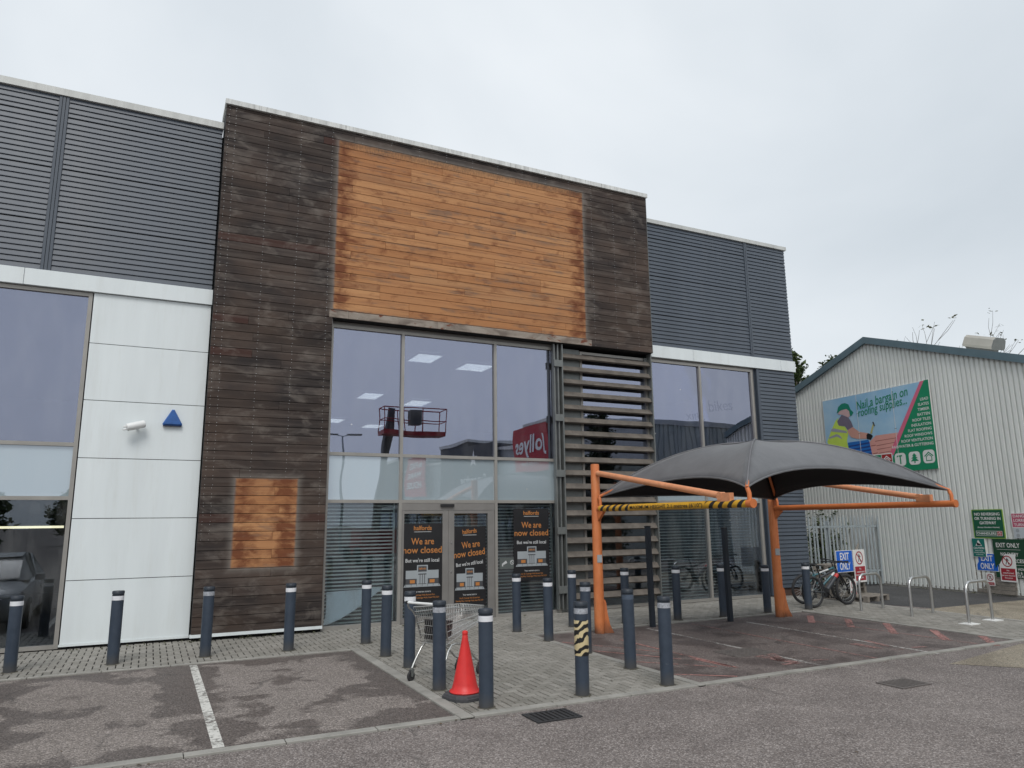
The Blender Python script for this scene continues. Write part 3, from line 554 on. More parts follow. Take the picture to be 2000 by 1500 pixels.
strip('bay_marking', [gl(1480,1282,1560,1296,0.18), gl(1500,1276,1530,1292,0.16), gl(1528,1299,1560,1296,0.08), gl(1585,1291,1620,1289,0.08), gl(1665,1258,1720,1268,0.16), gl(1690,1252,1740,1264,0.10), gl(1735,1270,1765,1269,0.08), gl(1780,1266,1808,1264,0.08)], MAT['redline'], 0.0100)

# drains
def gully(px, label, worn_=False):
    c = G(*px); t = thing('drain_grate', label, 'drain', (c.x, c.y, 0))
    W, D = 0.27, 0.19; mb = MB()
    for a in ((-W,W,-D,-D+0.03), (-W,W,D-0.03,D), (-W,-W+0.03,-D+0.031,D-0.031), (W-0.03,W,-D+0.031,D-0.031)): mb.box(*a, -0.02, 0.014)
    mb.build('frame', MAT['ironcover' if worn_ else 'rubber'], t, local=True)
    mb = MB(); mb.quad((-W,-D,0.002), (W,-D,0.002), (W,D,0.002), (-W,D,0.002)); mb.build('shaft', MAT['asphaltyard' if worn_ else 'backing'], t, local=True)
    n = 8
    for i in range(n):
        x = -W+0.055+i*(2*W-0.11)/(n-1); mb = MB(); mb.box(x-0.017, x+0.017, -D+0.03, D-0.03, -0.01, 0.012, M=None); mb.build('bar', MAT['ironcover' if worn_ else 'rubber'], t, local=True)
gully((1078,1399), 'black cast iron drain grate in the road before the paved entrance')
gully((1765,1336), 'worn grey drain grate sunk in the road on the right', True)
def cover(px, wx, wy, label):
    c = G(*px); t = thing('manhole_cover', label, 'manhole cover', (c.x, c.y, 0)); mb = MB(); mb.box(-wx, wx, -wy, wy, -0.01, 0.0125); mb.build('frame', MAT['ironcover'], t, local=True)
    mb = MB()
    for i in range(9):
        for j in range(6):
            x, y = -wx+0.06+i*(2*wx-0.12)/8, -wy+0.06+j*(2*wy-0.12)/5; mb.box(x-0.018, x+0.018, y-0.018, y+0.018, 0.012, 0.016)
    mb.build('tread_pattern', MAT['ironcover'], t, local=True)
cover((1455,1275), 0.40, 0.28, 'dark rectangular manhole cover under the canopy crossed by a white line')
cover((78,1300), 0.16, 0.34, 'grey inspection cover set in the paving below the left window')

# ================================================================== THE STORE
YT, YW, YG = 14.54, 14.75, 14.82          # timber face, wing face, glazing
store = thing('retail_store', 'closed shop with dark timber tower, grey ribbed wings and tall glazing', 'building', (5.5, 14.6, 0))
# carcass
mb = MB()
mb.box(-9, 16.28, 14.95, 15.10, 6.25, 9.9)                        # wall above glazing
mb.box(16.1, 16.28, 15.11, 40, 0, 9.8); mb.box(-9.2, -9.01, 14.9, 40, 0, 9.8); mb.box(-9, 16.28, 39.8, 40, 0, 9.8)
mb.box(-9, 16.09, 15.11, 39.79, 9.3, 9.5)
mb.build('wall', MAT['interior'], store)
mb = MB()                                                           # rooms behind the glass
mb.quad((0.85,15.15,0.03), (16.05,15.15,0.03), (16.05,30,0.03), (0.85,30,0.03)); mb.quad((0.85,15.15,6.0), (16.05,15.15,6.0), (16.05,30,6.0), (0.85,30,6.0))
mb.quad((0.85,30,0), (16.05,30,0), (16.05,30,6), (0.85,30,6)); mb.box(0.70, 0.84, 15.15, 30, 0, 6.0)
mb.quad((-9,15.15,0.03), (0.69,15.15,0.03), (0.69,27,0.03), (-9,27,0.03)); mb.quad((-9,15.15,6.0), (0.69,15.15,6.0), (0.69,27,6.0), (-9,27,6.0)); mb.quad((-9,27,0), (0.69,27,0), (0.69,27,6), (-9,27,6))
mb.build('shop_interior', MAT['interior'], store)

# --- timber tower
TX0, TX1, LEGX, RP, ZB = 0.79, 11.17, 3.07, 0.1655, 1.255
mb = MB()
mb.box(TX0, LEGX, YT+0.03, 14.95, 0.12, 6.22); mb.box(TX0, TX1, YT+0.03, 15.2, 6.221, 10.40)
tower = mb.build('timber_tower', MAT['backing'], store)
def plank(x0, x1, z0, z1):
    dy = random.uniform(-0.003, 0.003); mb = MB(); y = YT+dy; b = 0.003; g = 0.0042; e = 0.0015
    vs = [(x0+e, YT+0.028, z0+g), (x1-e, YT+0.028, z0+g), (x1-e, YT+0.028, z1-g), (x0+e, YT+0.028, z1-g), (x0+e, y+b, z0+g), (x1-e, y+b, z0+g), (x1-e, y+b, z1-g), (x0+e, y+b, z1-g), (x0+e+b*.6, y, z0+g+b), (x1-e-b*.6, y, z0+g+b), (x1-e-b*.6, y, z1-g-b), (x0+e+b*.6, y, z1-g-b)]
    fs = [(8,9,10,11)]
    for i in range(4):
        j = (i+1) % 4; fs += [(i,j,j+4,i+4), (i+4,j+4,j+8,i+8)]
    mb.add(vs, fs); mb.build('plank', MAT['timber'], tower)
STUD = 0.652; screws = MB()
for k in range(-7, 56):
    z0 = ZB+k*RP; z1 = min(z0+RP, 10.425)
    xe = LEGX if k < 30 else TX1
    x = TX0; cuts = [x]
    while True:
        x += STUD*random.choice((2, 3, 4, 4, 5, 6)) if len(cuts) > 1 else STUD*random.choice((1, 2, 3, 4, 5, 6, 7))+random.choice((0, 0, 0.1))
        if x > xe-0.45: break
        cuts.append(x)
    cuts.append(xe)
    for a, b in zip(cuts, cuts[1:]): plank(a, b, z0, z1)
    sx = TX0+0.06
    while sx < xe:
        if not (SIGN_BIG[0] < sx < SIGN_BIG[1] and SIGN_BIG[2]-0.1 < z0 < SIGN_BIG[3]-0.1) and not (SIGN_SMALL[0] < sx < SIGN_SMALL[1] and SIGN_SMALL[2]-0.1 < z0 < SIGN_SMALL[3]-0.1) and k > 2:
            for fz in (0.17, 0.83):
                c = Vector((sx+random.uniform(-.008,.008), YT-0.0045, z0+RP*fz)); r = 0.0052
                if c.z < 10.4: screws.add([c+Vector((r*math.cos(a*math.pi/3), 0, r*math.sin(a*math.pi/3))) for a in range(6)], [(0,1,2,3,4,5)])
        sx += (0.13 if sx < TX0+0.1 else STUD)
screws.build('screw_heads', MAT['stainless'], tower, kind='stuff')
mb = MB(); mb.box(LEGX+0.002, TX1, YT+0.031, 15.19, 6.21, 6.2205); mb.build('soffit', MAT['backing'], tower)
mb = MB(); mb.box(TX0-0.03, TX1+0.03, YT-0.05, 15.3, 10.43, 10.535); mb.build('coping', MAT['copingdirty'], tower)
mb = MB(); mb.box(TX0-0.02, LEGX+0.01, YT-0.035, YT+0.06, 0.085, 0.137); mb.build('plinth_flashing', MAT['white'], tower)
mb = MB(); mb.box(TX0+0.02, LEGX, YT+0.08, 14.9, 0, 0.119); mb.build('plinth', MAT['backing'], tower)
mb = MB(); mb.box(TX1+0.001, TX1+0.012, YT, 14.74, 6.22, 10.42); mb.build('corner_trim', MAT['steelgrey'], tower)

# --- ribbed sheet wings
SP = 0.1037
def ribs(x0, x1, z0, z1, name='ribbed_cladding', skip=10):
    mb = MB(); mb.box(x0, x1, YW+0.02, YW+0.06, z0, z1); root = mb.build(name, MAT['backing'], store)
    n = round((z1-z0)/SP); p = (z1-z0)/n; me = None
    for i in range(n):
        zt = z1-i*p; gap = 0.010 if (i % skip == skip-7) else 0.0; h = p-gap
        if me is None or gap:
            prof = [(0.018, 0), (-0.004, -0.002), (-0.020, -h+0.024), (-0.022, -h+0.012), (-0.018, -h+0.008), (0.012, -h+0.005)]
            t = MB(); k = len(prof); L = x1-x0
            t.add([(x, y, z) for x in (0, L) for y, z in prof], [(j, j+k, j+1+k, j+1) for j in range(k-1)]+[tuple(range(k)), tuple(range(2*k-1, k-1, -1))])
            o = t.build('slat', MAT['slat'], root, local=True)
            if not gap: me = o.data
        else: o = link('slat', me, root)
        o.location = Vector((x0, YW, zt)) - WLOC[root.name]
    return root
ribs(-9, -2.09, 6.545, 9.955); ribs(-1.92, 0.755, 6.545, 9.955)
ribs(11.185, 14.70, 6.48, 9.845); ribs(14.82, 16.30, 6.48, 9.845); ribs(14.95, 16.30, 0.22, 6.165)
def trimpost(x0, x1, z0, z1, n=3):
    mb = MB(); mb.box(x0, x1, YW-0.012, YW+0.05, z0, z1); d = (x1-x0)/n
    for i in range(n): mb.box(x0+i*d+0.006, x0+(i+1)*d-0.006, YW-0.034, YW-0.011, z0, z1)
    mb.build('cladding_trim', MAT['slat'], store)
trimpost(-2.088, -1.922, 6.546, 9.954); trimpost(14.702, 14.818, 6.481, 9.844, 2)
mb = MB(); mb.box(14.86, 14.948, YW-0.02, YW+0.2, 0.05, 6.165); mb.build('cladding_trim', MAT['slat'], store)
mb = MB(); mb.box(14.74, 14.859, YW+0.03, YW+0.2, 0.05, 6.165); mb.build('window_reveal', MAT['navycap'], store)
mb = MB(); mb.box(-9, 0.765, YW-0.06, 15.3, 9.96, 10.095); mb.build('coping', MAT['coping'], store)
mb = MB(); mb.box(11.20, 16.36, YW-0.06, 15.3, 9.85, 9.955); mb.build('coping', MAT['coping'], store)
mb = MB(); mb.box(14.95, 16.30, YW+0.02, 15.1, 0.0, 0.215); mb.build('brick_plinth', paint('plinth_brick', (0.075, 0.045, 0.035), 0.9, 0, 0.3, 8.0), store)
# white fascia bands and panels
for a, b in ((-9, -2.31), (-2.302, 0.775)):
    mb = MB(); mb.box(a, b, YW-0.055, YW+0.1, 6.245, 6.543); mb.build('fascia_panel', MAT['white'], store)
for a, b in ((11.19, 12.62), (12.628, 15.77), (15.778, 16.34)):
    mb = MB(); mb.box(a, b, YW-0.055, YW+0.1, 6.17, 6.478); mb.build('fascia_panel', MAT['white'], store)
zz = [0.10, 1.14, 2.18, 3.23, 4.26, 5.30, 6.24]
mb = MB(); mb.box(-1.20, 0.775, YW+0.03, YW+0.15, 0.0, 6.24); mb.build('panel_backing', MAT['backing'], store)
for a, b in zip(zz, zz[1:]):
    mb = MB(); mb.box(-1.215, 0.765, YW, YW+0.028, a+0.006, b-0.006); mb.build('wall_panel', MAT['white'], store)
mb = MB(); mb.box(-1.23, 0.77, YW-0.015, YW+0.05, 0.068, 0.104); mb.build('plinth_flashing', MAT['white'], store)

# --- glazing
def window(xs, zs, mats, fw=0.065, skip=(), y=YG, head=0.0):
    mb = MB(); x0, x1, z0, z1 = xs[0], xs[-1], zs[0], zs[-1]; d0, d1 = y-0.055, y+0.06
    for i, x in enumerate(xs):
        a, b = (x, x+fw) if i == 0 else ((x-fw, x) if i == len(xs)-1 else (x-fw/2, x+fw/2)); mb.box(a, b, d0-0.004, d1, z0, z1)
    for j, z in enumerate(zs):
        a, b = (z, z+fw) if j == 0 else ((z-fw, z) if j == len(zs)-1 else (z-fw/2, z+fw/2))
        for i in range(len(xs)-1):
            if j == 0 and (i, 0) in skip: continue
            mb.box(xs[i]+(fw if i == 0 else fw/2), xs[i+1]-(fw if i == len(xs)-2 else fw/2), d0, d1, a, b)
    fr = mb.build('window', MAT['frame'], store)
    for i in range(len(xs)-1):
        for j in range(len(zs)-1):
            if (i, j) in skip: continue
            p = MB(); p.box(xs[i]+fw*0.4, xs[i+1]-fw*0.4, y-0.006, y+0.006, zs[j]+fw*0.4, zs[j+1]-fw*0.4); p.build('pane', MAT[mats[j]], fr)
    return fr
window([-5.6, -3.4, -1.235], [0.04, 2.53, 3.46, 6.23], ['glasslow', 'spandrel', 'glass'])
win = window([3.09, 4.66, 6.86, 8.47], [0.02, 2.485, 3.44, 6.14], ['glasslow', 'spandrel', 'glass'], skip=((1, 0),))
window([11.20, 12.86, 14.73], [0.03, 2.49, 3.44, 6.12], ['glasslow', 'spandrel', 'glass'])
window([9.14, 11.15], [0.03, 2.49, 3.44, 6.12], ['glasslow', 'glasslow', 'glass'], y=YG+0.02)
mb = MB(); mb.box(3.08, 8.47, YG-0.03, YG+0.1, 6.141, 6.209); mb.box(LEGX+0.001, 3.088, YT+0.06, 15.0, 0.02, 6.2); mb.build('window_reveal', MAT['framedark'], store)
mb = MB(); mb.box(11.2, 14.73, YG-0.02, YG+0.1, 6.121, 6.169); mb.box(14.731, 14.7395, YW, 15.0, 0.02, 6.165); mb.build('window_reveal', MAT['framedark'], store)
mb = MB(); mb.box(-9, -1.236, YG-0.02, YG+0.1, 6.231, 6.244); mb.box(-9, -5.601, YG-0.02, YG+0.1, 0, 6.23); mb.build('window_reveal', MAT['framedark'], store)
mb = MB(); mb.box(3.05, 8.5, YG-0.10, YG-0.056, 0.0, 0.019); mb.build('threshold', MAT['framedark'], store)
# automatic doors
mb = MB(); mb.box(4.695, 6.825, YG-0.05, YG+0.08, 2.30, 2.451); mb.build('door_header', MAT['framedark'], store)
mb = MB(); mb.box(5.55, 5.85, YG-0.10, YG-0.051, 2.37, 2.43); mb.build('door_sensor', MAT['black'], store)
for a, b, lk in ((4.70, 5.735, 0), (5.74, 6.82, 1)):
    mb = MB(); s0, s1 = (0.05, 0.13) if lk == 0 else (0.13, 0.16)
    mb.box(a, a+s0, YG-0.045, YG+0.03, 0.03, 2.299); mb.box(b-s1, b, YG-0.045, YG+0.03, 0.03, 2.299); mb.box(a+s0, b-s1, YG-0.043, YG+0.028, 0.03, 0.13); mb.box(a+s0, b-s1, YG-0.043, YG+0.028, 2.23, 2.298)
    d = mb.build('door', MAT['framedark'], store)
    p = MB(); p.box(a+s0*0.9, b-s1*0.9, YG-0.012, YG, 0.12, 2.24); p.build('pane', MAT['glasslow'], d)
    if lk:
        for z in (1.02, 1.62): p = MB(); p.lathe([(0.016, 0), (0.016, 0.012), (0.008, 0.014)], (a+0.06, YG-0.060, z), 12, axis='Y'); p.build('lock', MAT['stainless'], d)
# roller shutters just inside the ground floor glass
def shutter(x0, x1, z0, z1, mat, y=15.06, pitch=0.072, fill=0.42):
    mb = MB(); z = z0
    while z < z1:
        mb.box(x0, x1, y, y+0.012, z, z+pitch*fill); z += pitch
    mb.box(x0-0.03, x0-0.001, y-0.02, y+0.04, z0, z1); mb.box(x1+0.001, x1+0.03, y-0.02, y+0.04, z0, z1)
    mb.build('roller_shutter', mat, store)
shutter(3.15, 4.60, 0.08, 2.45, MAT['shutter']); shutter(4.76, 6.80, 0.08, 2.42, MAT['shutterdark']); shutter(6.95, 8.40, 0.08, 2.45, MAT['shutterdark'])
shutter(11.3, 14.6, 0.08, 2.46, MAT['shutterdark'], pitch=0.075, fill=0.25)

# --- timber brise-soleil beside the entrance
mb = MB(); mb.box(8.48, 9.13, YG-0.03, YG+0.1, 0.02, 6.15); mb.build('dark_wall_panel', MAT['steelgrey'], store)
mb = MB(); mb.box(8.53, 8.56, YT+0.06, YT+0.24, 0.1, 6.205); mb.box(11.14, 11.17, YT+0.06, YT+0.24, 0.1, 6.205)
for x in (8.33, 8.43): mb.box(x, x+0.035, YT+0.10, YT+0.20, 0.1, 6.205)
for z in (0.45, 1.75, 3.05, 4.35, 5.65): mb.box(8.32, 8.53, YT+0.055, YT+0.099, z, z+0.16)
for z in (0.5, 2.55, 4.35, 6.0): mb.box(11.05, 11.139, YT+0.20, YG, z, z+0.12)
bs = mb.build('louvre_screen', MAT['steelgrey'], store)
bme = None
for i in range(19):
    z = 6.0-i*0.3105
    if bme is None:
        t = MB(); T, Wd = math.radians(50), 0.155; dirv = Vector((0, -math.cos(T), -math.sin(T))); nn = Vector((0, -math.sin(T), math.cos(T)))
        c = [Vector((0,0,0))+nn*0.022, dirv*Wd+nn*0.022, dirv*Wd-nn*0.022, -nn*0.022]; L = 2.576
        t.add([p+Vector((x,0,0)) for x in (0, L) for p in c], [(0,1,2,3), (7,6,5,4), (0,4,5,1), (1,5,6,2), (2,6,7,3), (3,7,4,0)])
        o = t.build('louvre_blade', MAT['blade'], bs, local=True); bme = o.data
    else: o = link('louvre_blade', bme, bs)
    o.location = Vector((8.562, YT+0.19, z)) - WLOC[bs.name]; o.rotation_euler = (random.uniform(-.03,.03), random.uniform(-.002,.002), 0)

# ceiling lights seen through the glass
ZL = 5.95
def clight(px, w, d, label, mat='lamp', z=ZL):
    w *= 0.78; d *= 0.72; c = G(px[0], px[1], z); t = thing('ceiling_light', label, 'ceiling light', (c.x, c.y, z), 'lit ceiling lights inside the shop')
    mb = MB(); mb.box(-w/2, w/2, -d/2, d/2, -0.012, 0.0); mb.build('diffuser', MAT[mat], t, local=True)
    mb = MB()
    for a in ((-w/2-0.04, -w/2-0.002, -d/2-0.04, d/2+0.04), (w/2+0.002, w/2+0.04, -d/2-0.04, d/2+0.04), (-w/2, w/2, -d/2-0.04, -d/2-0.002), (-w/2, w/2, d/2+0.002, d/2+0.04)): mb.box(*a, -0.02, 0.03)
    mb.build('trim', MAT['lightwhite'], t, local=True)
clight((830, 699), 0.75, 1.2, 'lit ceiling panel behind the middle upper pane, left of its pair')
clight((927, 717), 0.95, 1.1, 'largest lit ceiling panel near the top right of the middle upper pane')
clight((723, 773), 0.75, 1.5, 'lit ceiling panel halfway up the left upper pane')
clight((814, 787), 0.85, 1.5, 'lit ceiling panel behind the reflected red basket')
clight((652, 821), 0.8, 1.5, 'lit ceiling panel touching the timber edge of the left upper pane')
clight((728, 832), 0.9, 1.5, 'lowest lit ceiling panel low in the left upper pane')
mb = MB(); mb.tube([G(28, 978, 3.3), G(100, 1000, 3.3)], 0.03, 6); tag(mb.build('strip_light', MAT['lampwarm']), 'thin slanting lit strip light high behind the lower left window', 'strip light')
a, b_ = AY(-60, 1031, 23), AY(124, 1028, 23); mb = MB(); mb.box(a.x, b_.x, 22.9, 23.1, a.z-0.03, a.z+0.03); tag(mb.build('strip_light', MAT['lampwarm']), 'level warm strip light at mid height behind the lower left window', 'strip light')

# posters on the doors and the right hand pane
def poster(u0, u1, z0, z1, y, label, crumple=False):
    t = thing('closing_poster', label, 'poster', ((u0+u1)/2, y, z0), 'shop closing posters')
    W, Hh = u1-u0, z1-z0; B = Board((u0, y, z0), (1,0,0), (0,-1,0))
    wp = None
    mb = MB(); B.rect(mb, 0, W, 0, Hh, -0.003, 0.0); mb.build('sheet', MAT['print_black'], t)
    cx = W*0.5; d = 0.0025; F = Hh/1.45
    def tx(s, v, size, mat, width=None, bold=0.012, name='lettering', rot=0.0, du=0.0):
        m = MB(); B.text(m, s, cx+du, v*F, size*F, d, width=width, bold=bold, rot=rot); m.build(name, MAT[mat], t)
    r = 0.10 if crumple else 0.0
    tx('halfords', 1.325, 0.115, 'print_orange', W*0.44, 0.016, rot=r)
    m = MB(); B.sheet(m, cx-W*0.21, cx+W*0.21, 1.288*F, 1.296*F, d); m.build('rule', MAT['print_white'], t)
    tx('We are', 1.06, 0.17, 'print_orange', W*0.56, rot=r, du=0.03 if crumple else 0)
    tx('now closed', 0.90, 0.17, 'print_orange', W*0.95, rot=r)
    tx("But we're still local", 0.735, 0.095, 'print_white', W*0.82, 0.01, rot=r)
    g = MB(); b0, w2 = 0.285*F, W*0.40                             # little picture of a shop
    B.sheet(g, cx-w2, cx+w2, b0+0.06*F, b0+0.30*F, d); B.poly(g, [(cx-w2*1.13, b0), (cx+w2*1.13, b0), (cx+w2, b0+0.06*F), (cx-w2, b0+0.06*F)], d)
    B.sheet(g, cx-w2*0.33, cx+w2*0.33, b0+0.03*F, b0+0.395*F, d+0.001); g.build('shop_picture', MAT['print_grey'], t)
    g = MB(); B.sheet(g, cx-w2, cx-w2*0.34, b0+0.05*F, b0+0.15*F, d+0.0015); B.sheet(g, cx+w2*0.34, cx+w2, b0+0.05*F, b0+0.15*F, d+0.0015); B.sheet(g, cx-w2*0.25, cx+w2*0.25, b0+0.05*F, b0+0.24*F, d+0.002); B.sheet(g, cx-w2*0.26, cx+w2*0.26, b0+0.275*F, b0+0.375*F, d+0.002)
    for i in range(7): x = cx-w2*1.0+i*w2*0.333; B.sheet(g, x-0.004, x+0.004, b0+0.012*F, b0+0.07*F, d+0.003)
    g.build('shop_picture_detail', MAT['print_dark'], t)
    g = MB(); B.text(g, 'halfords', cx, b0+0.315*F, 0.05*F, d+0.003, width=w2*0.42, bold=0.02); g.build('shop_picture_sign', MAT['print_orange'], t)
    for sg_ in (-1, 1): g = MB(); B.sheet(g, cx+sg_*w2*0.60-w2*0.15, cx+sg_*w2*0.60+w2*0.15, b0+0.07*F, b0+0.13*F, d+0.003); g.build('shop_picture_lit', MAT['print_orange'], t)
    for i in range(4): g = MB(); x = cx-w2*0.21+i*w2*0.14; B.sheet(g, x-w2*0.05, x+w2*0.05, b0+0.06*F, b0+0.22*F, d+0.0035); g.build('shop_picture_pane', MAT['print_grey'], t)
    tx('Your nearest store is', 0.185, 0.045, 'print_white', W*0.42, 0.008)
    tx('Unit 1B, Tunbridge Wells Business Park', 0.125, 0.04, 'print_orange', W*0.62, 0.008); tx('Dowding Way, Tunbridge Wells, Kent TN2 3UY', 0.075, 0.04, 'print_orange', W*0.84, 0.008)
poster(4.72, 5.62, 0.42, 2.03, YG-0.018, 'black closing-down poster on the left glass door, partly behind the trolley')
poster(5.86, 6.62, 0.30, 1.95, YG-0.018, 'crumpled black closing-down poster on the right glass door', True)
poster(7.30, 8.20, 0.75, 2.33, YG-0.018, 'black closing-down poster in the pane right of the doors, hung highest')
# notice sticker and the fallen sheet
B = Board((6.95, YG-0.010, 1.02), (1,0,0), (0,-1,0)); t = thing('window_sticker', 'small grey camera and no-smoking sticker on the pane right of the doors', 'sticker', (6.95, YG-0.01, 1.02))
mb = MB(); B.rect(mb, 0, 0.42, 0, 0.24, -0.003, 0.0); mb.build('sheet', MAT['print_stick'], t)
mb = MB(); B.poly(mb, [(0.07,0.12), (0.16,0.18), (0.19,0.13), (0.10,0.09)], 0.002); B.sheet(mb, 0.06, 0.09, 0.06, 0.12, 0.002)
ring = [(0.31+0.05*math.cos(a*math.pi/8), 0.14+0.05*math.sin(a*math.pi/8)) for a in range(16)]; ri = [(0.31+0.038*math.cos(a*math.pi/8), 0.14+0.038*math.sin(a*math.pi/8)) for a in range(16)]
for i in range(16): B.poly(mb, [ring[i], ring[(i+1) % 16], ri[(i+1) % 16], ri[i]], 0.002)
B.poly(mb, [(0.275,0.165), (0.285,0.175), (0.345,0.115), (0.335,0.105)], 0.002); mb.build('symbols', MAT['print_white'], t)
mb = MB(); vs = []; fs = []
for i in range(17):
    a = i/16; lo_ = a**1.5
    for j in range(9):
        b = lo_+(1-lo_)*j/8; curl = 0.10*max(0, 1-3*(b-lo_))
        vs.append((3.22+1.12*a-curl*0.5*(1-a), YG+0.06-curl*0.25, 0.10+0.62*b+0.03*a))
for i in range(16):
    for j in range(8): fs.append((i*9+j, (i+1)*9+j, (i+1)*9+j+1, i*9+j+1))
mb.add(vs, fs); tag(mb.build('fallen_poster', MAT['paper'], smooth=True), 'pale curled paper sheet slumped inside the bottom of the left pane', 'poster')

# faded bikes lettering on the right window
B = Board((0, YG-0.008, 0), (1,0,0), (0,-1,0)); MAT['ghost'] = bpy.data.materials.new('lettering_residue'); MAT['ghost'].use_nodes = True; _g = MAT['ghost'].node_tree; _g.nodes.clear()
nd(_g, 'ShaderNodeOutputMaterial', Surface=nd(_g, 'ShaderNodeBsdfTransparent', Color=(0.90, 0.90, 0.92)).outputs[0])
t = thing('window_lettering', 'ghost of removed grey lettering ending in bikes on the right window', 'lettering', (13.6, YG, 4.6))
for s, px, size in (('bikes', (1408, 795), 0.42), ('xing', (1358, 812), 0.36), ('ov', (1310, 842), 0.22)):
    p = AY(px[0], px[1], YG); m = MB(); B.text(m, s, p.x, p.z-0.1, size, 0.0, bold=0.0, rot=0.13); m.build('word', MAT['ghost'], t)

# things fixed to the white wall
t = thing('alarm_box', 'blue triangular alarm box on the white panels', 'alarm', (0.24, YW, 3.86))
mb = MB(); tri = [(-0.155,0.0), (0.155,0.0), (0.165,0.03), (0.02,0.295), (-0.02,0.295), (-0.165,0.03)]; k = len(tri)
c = [Vector((0.24+x, YW-0.001, 3.86+z)) for x, z in tri]+[Vector((0.24+x, YW-0.05, 3.86+z)) for x, z in tri]+[Vector((0.24+x*0.82, YW-0.075, 3.885+z*0.82)) for x, z in tri]
fs = [tuple(range(2*k, 3*k))]
for i in range(k):
    j = (i+1) % k; fs += [(i,j,j+k,i+k), (i+k,j+k,j+2*k,i+2*k)]
mb.add(c, fs); mb.build('cover', MAT['alarm'], t)
mb = MB(); mb.box(0.085, 0.395, YW-0.062, YW-0.001, 3.845, 3.8595); mb.build('base_lip', MAT['alarmdark'], t)
t = thing('security_light', 'white tubular wall light left of the blue alarm triangle', 'wall light', (-0.38, YW, 3.82))
mb = MB(); a, b = Vector((-0.50, YW-0.20, 3.77)), Vector((-0.21, YW-0.13, 3.86))
mb.tube([a, a+(b-a)*0.04, b-(b-a)*0.04, b], [0.055, 0.068, 0.068, 0.055], 14); mb.build('housing', MAT['lightwhite'], t, smooth=True)
mb = MB(); mb.tube([(-0.34, YW, 3.80), (-0.34, YW-0.14, 3.82)], 0.022, 10); mb.build('bracket', MAT['lightwhite'], t)
for dz in (-0.03, 0.02): mb = MB(); mb.tube([a+Vector((0.0, 0, dz)), a+Vector((-0.05, -0.015, dz-0.012))], 0.016, 8); mb.build('sensor', MAT['lightwhite'], t)

# ================================================================== NEIGHBOURING SHED (gable wall towards the car park)
SA = math.radians(-5); SR = Vector((-math.sin(SA), math.cos(SA), 0)); SN = Vector((-math.cos(SA), -math.sin(SA), 0)); S0 = Vector((20.2, 13, 0))
RS, RZ, SLOPE, HALF = 2.39, 7.72, 0.34, 7.2
def SP3(s, z, d=0.0): return S0 + SR*s + Vector((0,0,z)) + SN*d
def roofz(s): return RZ-abs(s-RS)*SLOPE
shed = thing('corrugated_shed', 'pale grey corrugated metal shed with shallow blue-trimmed gable', 'building', tuple(SP3(RS, 0)))
pitch = 0.141; s = RS-HALF; NS = 7
while s < RS+HALF-0.01:                                             # one profiled sheet per metre
    mb = MB(); vs = []
    for i in range(NS):
        for a, d in ((0, 0.0), (0.20, 0.0), (0.30, 0.058), (0.90, 0.058)):
            vs.append((min(s+(i+a)*pitch, RS+HALF), d))
    vs.append((min(s+NS*pitch, RS+HALF), 0.0))
    pts = [SP3(a, z, d) for a, d in vs for z in (0.06, roofz(a)-0.05)]
    mb.add(pts, [(2*i, 2*i+1, 2*i+3, 2*i+2) for i in range(len(vs)-1)]); mb.build('wall_sheet', MAT['shed'], shed); s += NS*pitch
DEP = 15
for sg in (-1, 1):
    a, b = RS, RS+sg*HALF; mb = MB(); t0 = 0.03
    q = [SP3(a, roofz(a)+t0, 0.12), SP3(b, roofz(b)+t0, 0.12), SP3(b, roofz(b)+t0, -DEP), SP3(a, roofz(a)+t0, -DEP)]
    mb.add(q+[p-Vector((0,0,0.06)) for p in q], [(0,1,2,3), (7,6,5,4), (0,4,5,1), (1,5,6,2), (2,6,7,3)]); mb.build('roof', MAT['shed'], shed)
    mb = MB(); h = 0.22; q = [SP3(a, roofz(a)+0.07, 0.15), SP3(b, roofz(b)+0.07, 0.15), SP3(b, roofz(b)+0.07-h, 0.15), SP3(a, roofz(a)+0.07-h, 0.15)]
    mb.add(q+[p-SN*0.09 for p in q], [(0,1,2,3), (7,6,5,4), (0,4,5,1), (2,6,7,3), (1,5,6,2)]); mb.build('bargeboard', MAT['barge'], shed)
    mb = MB(); q = [SP3(b, 0, 0), SP3(b, roofz(b), 0), SP3(b, roofz(b), -DEP), SP3(b, 0, -DEP)]; mb.quad(*q); mb.build('side_wall', MAT['shed'], shed)
mb = MB(); mb.add([SP3(RS-HALF, 0, -DEP), SP3(RS+HALF, 0, -DEP), SP3(RS+HALF, roofz(RS+HALF), -DEP), SP3(RS, RZ, -DEP), SP3(RS-HALF, roofz(RS-HALF), -DEP)], [(0,1,2,3,4)]); mb.build('rear_wall', MAT['shed'], shed)
mb = MB(); mb.prism([(RS-HALF, 0), (RS+HALF, 0), (RS+HALF, 0.12), (RS-HALF, 0.12)], S0, SR, (0,0,1), SN, 0.0, 0.05); mb.build('plinth', MAT['kerb'], shed)
c = SP3(-0.80, roofz(-0.80)+0.30, -0.9)
t = thing('roof_vent', 'long beige metal vent box on the shed roof', 'vent', tuple(c-Vector((0,0,0.2))))
Mv = Matrix.Translation(c) @ Matrix.Rotation(math.atan2(SR.y, SR.x), 4, 'Z') @ Matrix.Rotation(math.atan(SLOPE), 4, 'Y').inverted()
sec = [(-0.22,-0.17), (0.22,-0.17), (0.25,-0.10), (0.22,0.10), (0.14,0.17), (-0.14,0.17), (-0.22,0.10), (-0.25,-0.10)]
